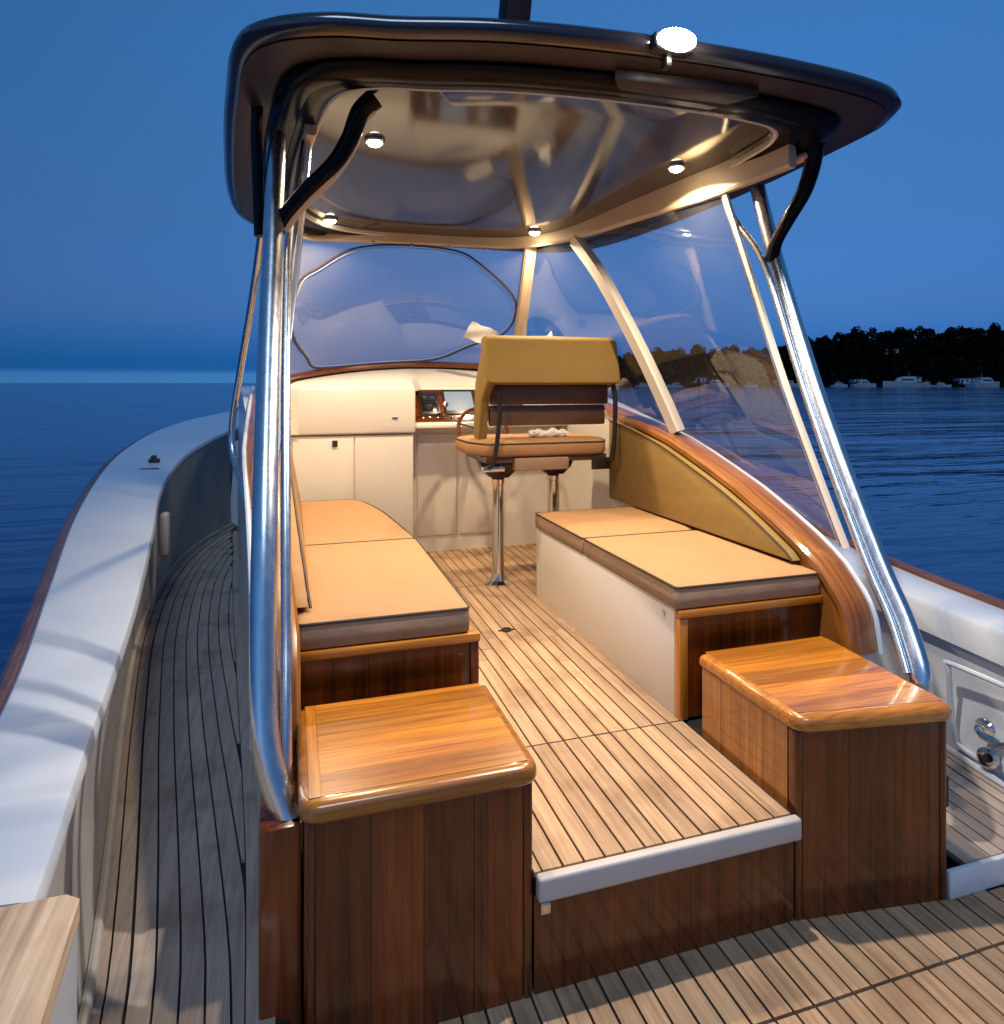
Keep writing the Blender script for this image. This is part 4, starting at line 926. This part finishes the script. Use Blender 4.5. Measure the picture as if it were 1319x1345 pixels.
# undergrowth mass
bm = B()
for k in range(9000):
    X = rt.uniform(-50, 520); v = rt.uniform(0.0, 1); p = W2(X, D0+v*160); z = ground_z(X, v)+rt.uniform(0, 2.5)
    s_ = rt.uniform(0.5, 1.6); c = p+Vector((0, 0, z)); q = Matrix.Rotation(rt.uniform(0, 6.28), 3, Vector((rt.uniform(-1, 1), rt.uniform(-1, 1), rt.uniform(-1, 1))).normalized())
    bm.faces.new([bm.verts.new(c+q @ Vector(a)*s_) for a in ((-1, -.6, 0), (0.9, -.8, .2), (1, .7, 0), (-.7, .9, .25))])
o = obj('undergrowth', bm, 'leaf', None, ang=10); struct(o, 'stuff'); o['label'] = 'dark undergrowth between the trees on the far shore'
# house
hs = thing('house', 'small pale house with a lit front among the trees on the far shore', 'house', tuple(W2(203, 455)))
def local_box(root, name, mat, cx, cy, cz, sx, sy, sz):
    bm = B(); add_box(bm, cx-sx/2, cx+sx/2, cy-sy/2, cy+sy/2, cz, cz+sz)
    me_o = obj(name, bm, mat); me_o.parent = root; return me_o
hs.location.z = 17.5; hs.rotation_euler = (0, 0, -YAW)
local_box(hs, 'wall', 'gel_cream', 0, 0, 0, 9, 6, 3.0)
bm = B(); add_prism(bm, [(-5, -3.6, 3.0), (-5, 3.6, 3.0), (-5, 0, 5.0)], (10, 0, 0)); o = obj('roof', bm, 'hill'); o.parent = hs
for wx in (-3, -1, 1, 3): local_box(hs, 'window', 'house_window', wx, -3.03, 1.0, 1.1, 0.1, 1.2)
# moored boats
def motorboat(X, D, L, label, rot, cab=True):
    p = W2(X, D); t = thing('moored_boat', label, 'boat', (p.x, p.y, WATER_Z), 'boats moored along the far shore')
    t.rotation_euler = (0, 0, -YAW+rot)
    bm = B(); rr = []
    for i in range(9):
        u = i/8; w = L*0.16*(1-(max(0, u-0.55)/0.45)**2*0.97); x = -L/2+L*u; sh = L*0.11+L*0.05*u
        rr.append([(x, -w, sh), (x, -w*0.8, 0.1), (x, 0, -0.3), (x, w*0.8, 0.1), (x, w, sh)])
    add_loft(bm, rr); o = obj('hull', bm, 'boat_white'); o.parent = t
    bm = B(); z0 = L*0.12
    add_prism(bm, [(-L*0.25, -L*0.11, z0), (L*0.22, -L*0.11, z0), (L*0.10, -L*0.11, z0+L*0.13), (-L*0.22, -L*0.11, z0+L*0.13)], (0, L*0.22, 0), bev=0.1); o = obj('cabin', bm, 'boat_white'); o.parent = t
    bm = B(); add_box(bm, -L*0.19, L*0.10, -L*0.113, L*0.113, z0+L*0.05, z0+L*0.10); o = obj('window', bm, 'screen_dark'); o.parent = t
    bm = B(); add_box(bm, -L*0.24, L*0.06, -L*0.10, L*0.10, z0+L*0.135, z0+L*0.15, bev=0.05); add_tube(bm, [(-L*0.1, 0, z0+L*0.14), (-L*0.12, 0, z0+L*0.26)], 0.08, 6); o = obj('flybridge', bm, 'boat_white'); o.parent = t
motorboat(160, 380, 14, 'white motor boat moored left of the thick right hand pole', 0.2)
motorboat(203, 380, 14, 'low grey white boat moored just right of the thick pole', 0.1)
motorboat(224, 378, 22, 'long white motor boat moored in the middle of the visible shore', 3.0)
motorboat(262, 368, 20, 'white cabin cruiser, second from the right edge of the picture', 0.25)
motorboat(283, 366, 22, 'white flybridge boat at the right edge of the picture', 3.3)
motorboat(120, 380, 15, 'white boat seen through the right window below the trees', 0.1)
motorboat(303, 370, 18, 'white motor boat just beyond the right edge of the picture', 0.1)

rb = random.Random(11)
for k, X in enumerate([80, 98, 140, 176, 190, 238, 250, 272, 293, 312]):
    wh = ('seen through the right side window' if X < 150 else 'just right of the thick right pole' if X < 215 else 'near the right edge of the picture')
    motorboat(X, 384+rb.uniform(-3, 4), rb.uniform(7, 11), ['leftmost small dim', 'second little grey', 'third low grey', 'low dim', 'little pale', 'short grey', 'small shadowed', 'low pale', 'small grey', 'rightmost small dim'][k]+' boat moored on the far shore, '+wh, rb.uniform(-0.5, 0.5)+(3.14 if k % 2 else 0))
for k, (X, v, L) in enumerate([(120, 0.10, 9), (168, 0.05, 12), (215, 0.06, 8), (248, 0.08, 11), (278, 0.05, 9), (275, 0.5, 8)]):
    p = W2(X, D0+v*160); t = thing('waterside_house', ['low pale shed by the water seen through the right window', 'long low boathouse by the water right of the thick pole', 'small pale shed behind the long white motor boat', 'grey boathouse between the moored boats', 'small waterside house near the right picture edge', 'pale house half hidden high among the far trees'][k], 'house', (p.x, p.y, ground_z(X, v)), 'buildings on the far shore')
    t.rotation_euler = (0, 0, -YAW+rb.uniform(-0.2, 0.2))
    bm = B(); add_box(bm, -L/2, L/2, -3, 3, -1, 2.8); o = obj('wall', bm, 'boat_white'); o.parent = t
    bm = B(); add_prism(bm, [(-L/2-0.4, -3.5, 2.8), (-L/2-0.4, 3.5, 2.8), (-L/2-0.4, 0, 4.4)], (L+0.8, 0, 0)); o = obj('roof', bm, 'hill'); o.parent = t
    for wx in (-0.3, 0, 0.3):
        bm = B(); add_box(bm, wx*L-0.5, wx*L+0.5, -3.06, -3.0, 0.7, 1.9); o = obj('window', bm, 'screen_dark'); o.parent = t
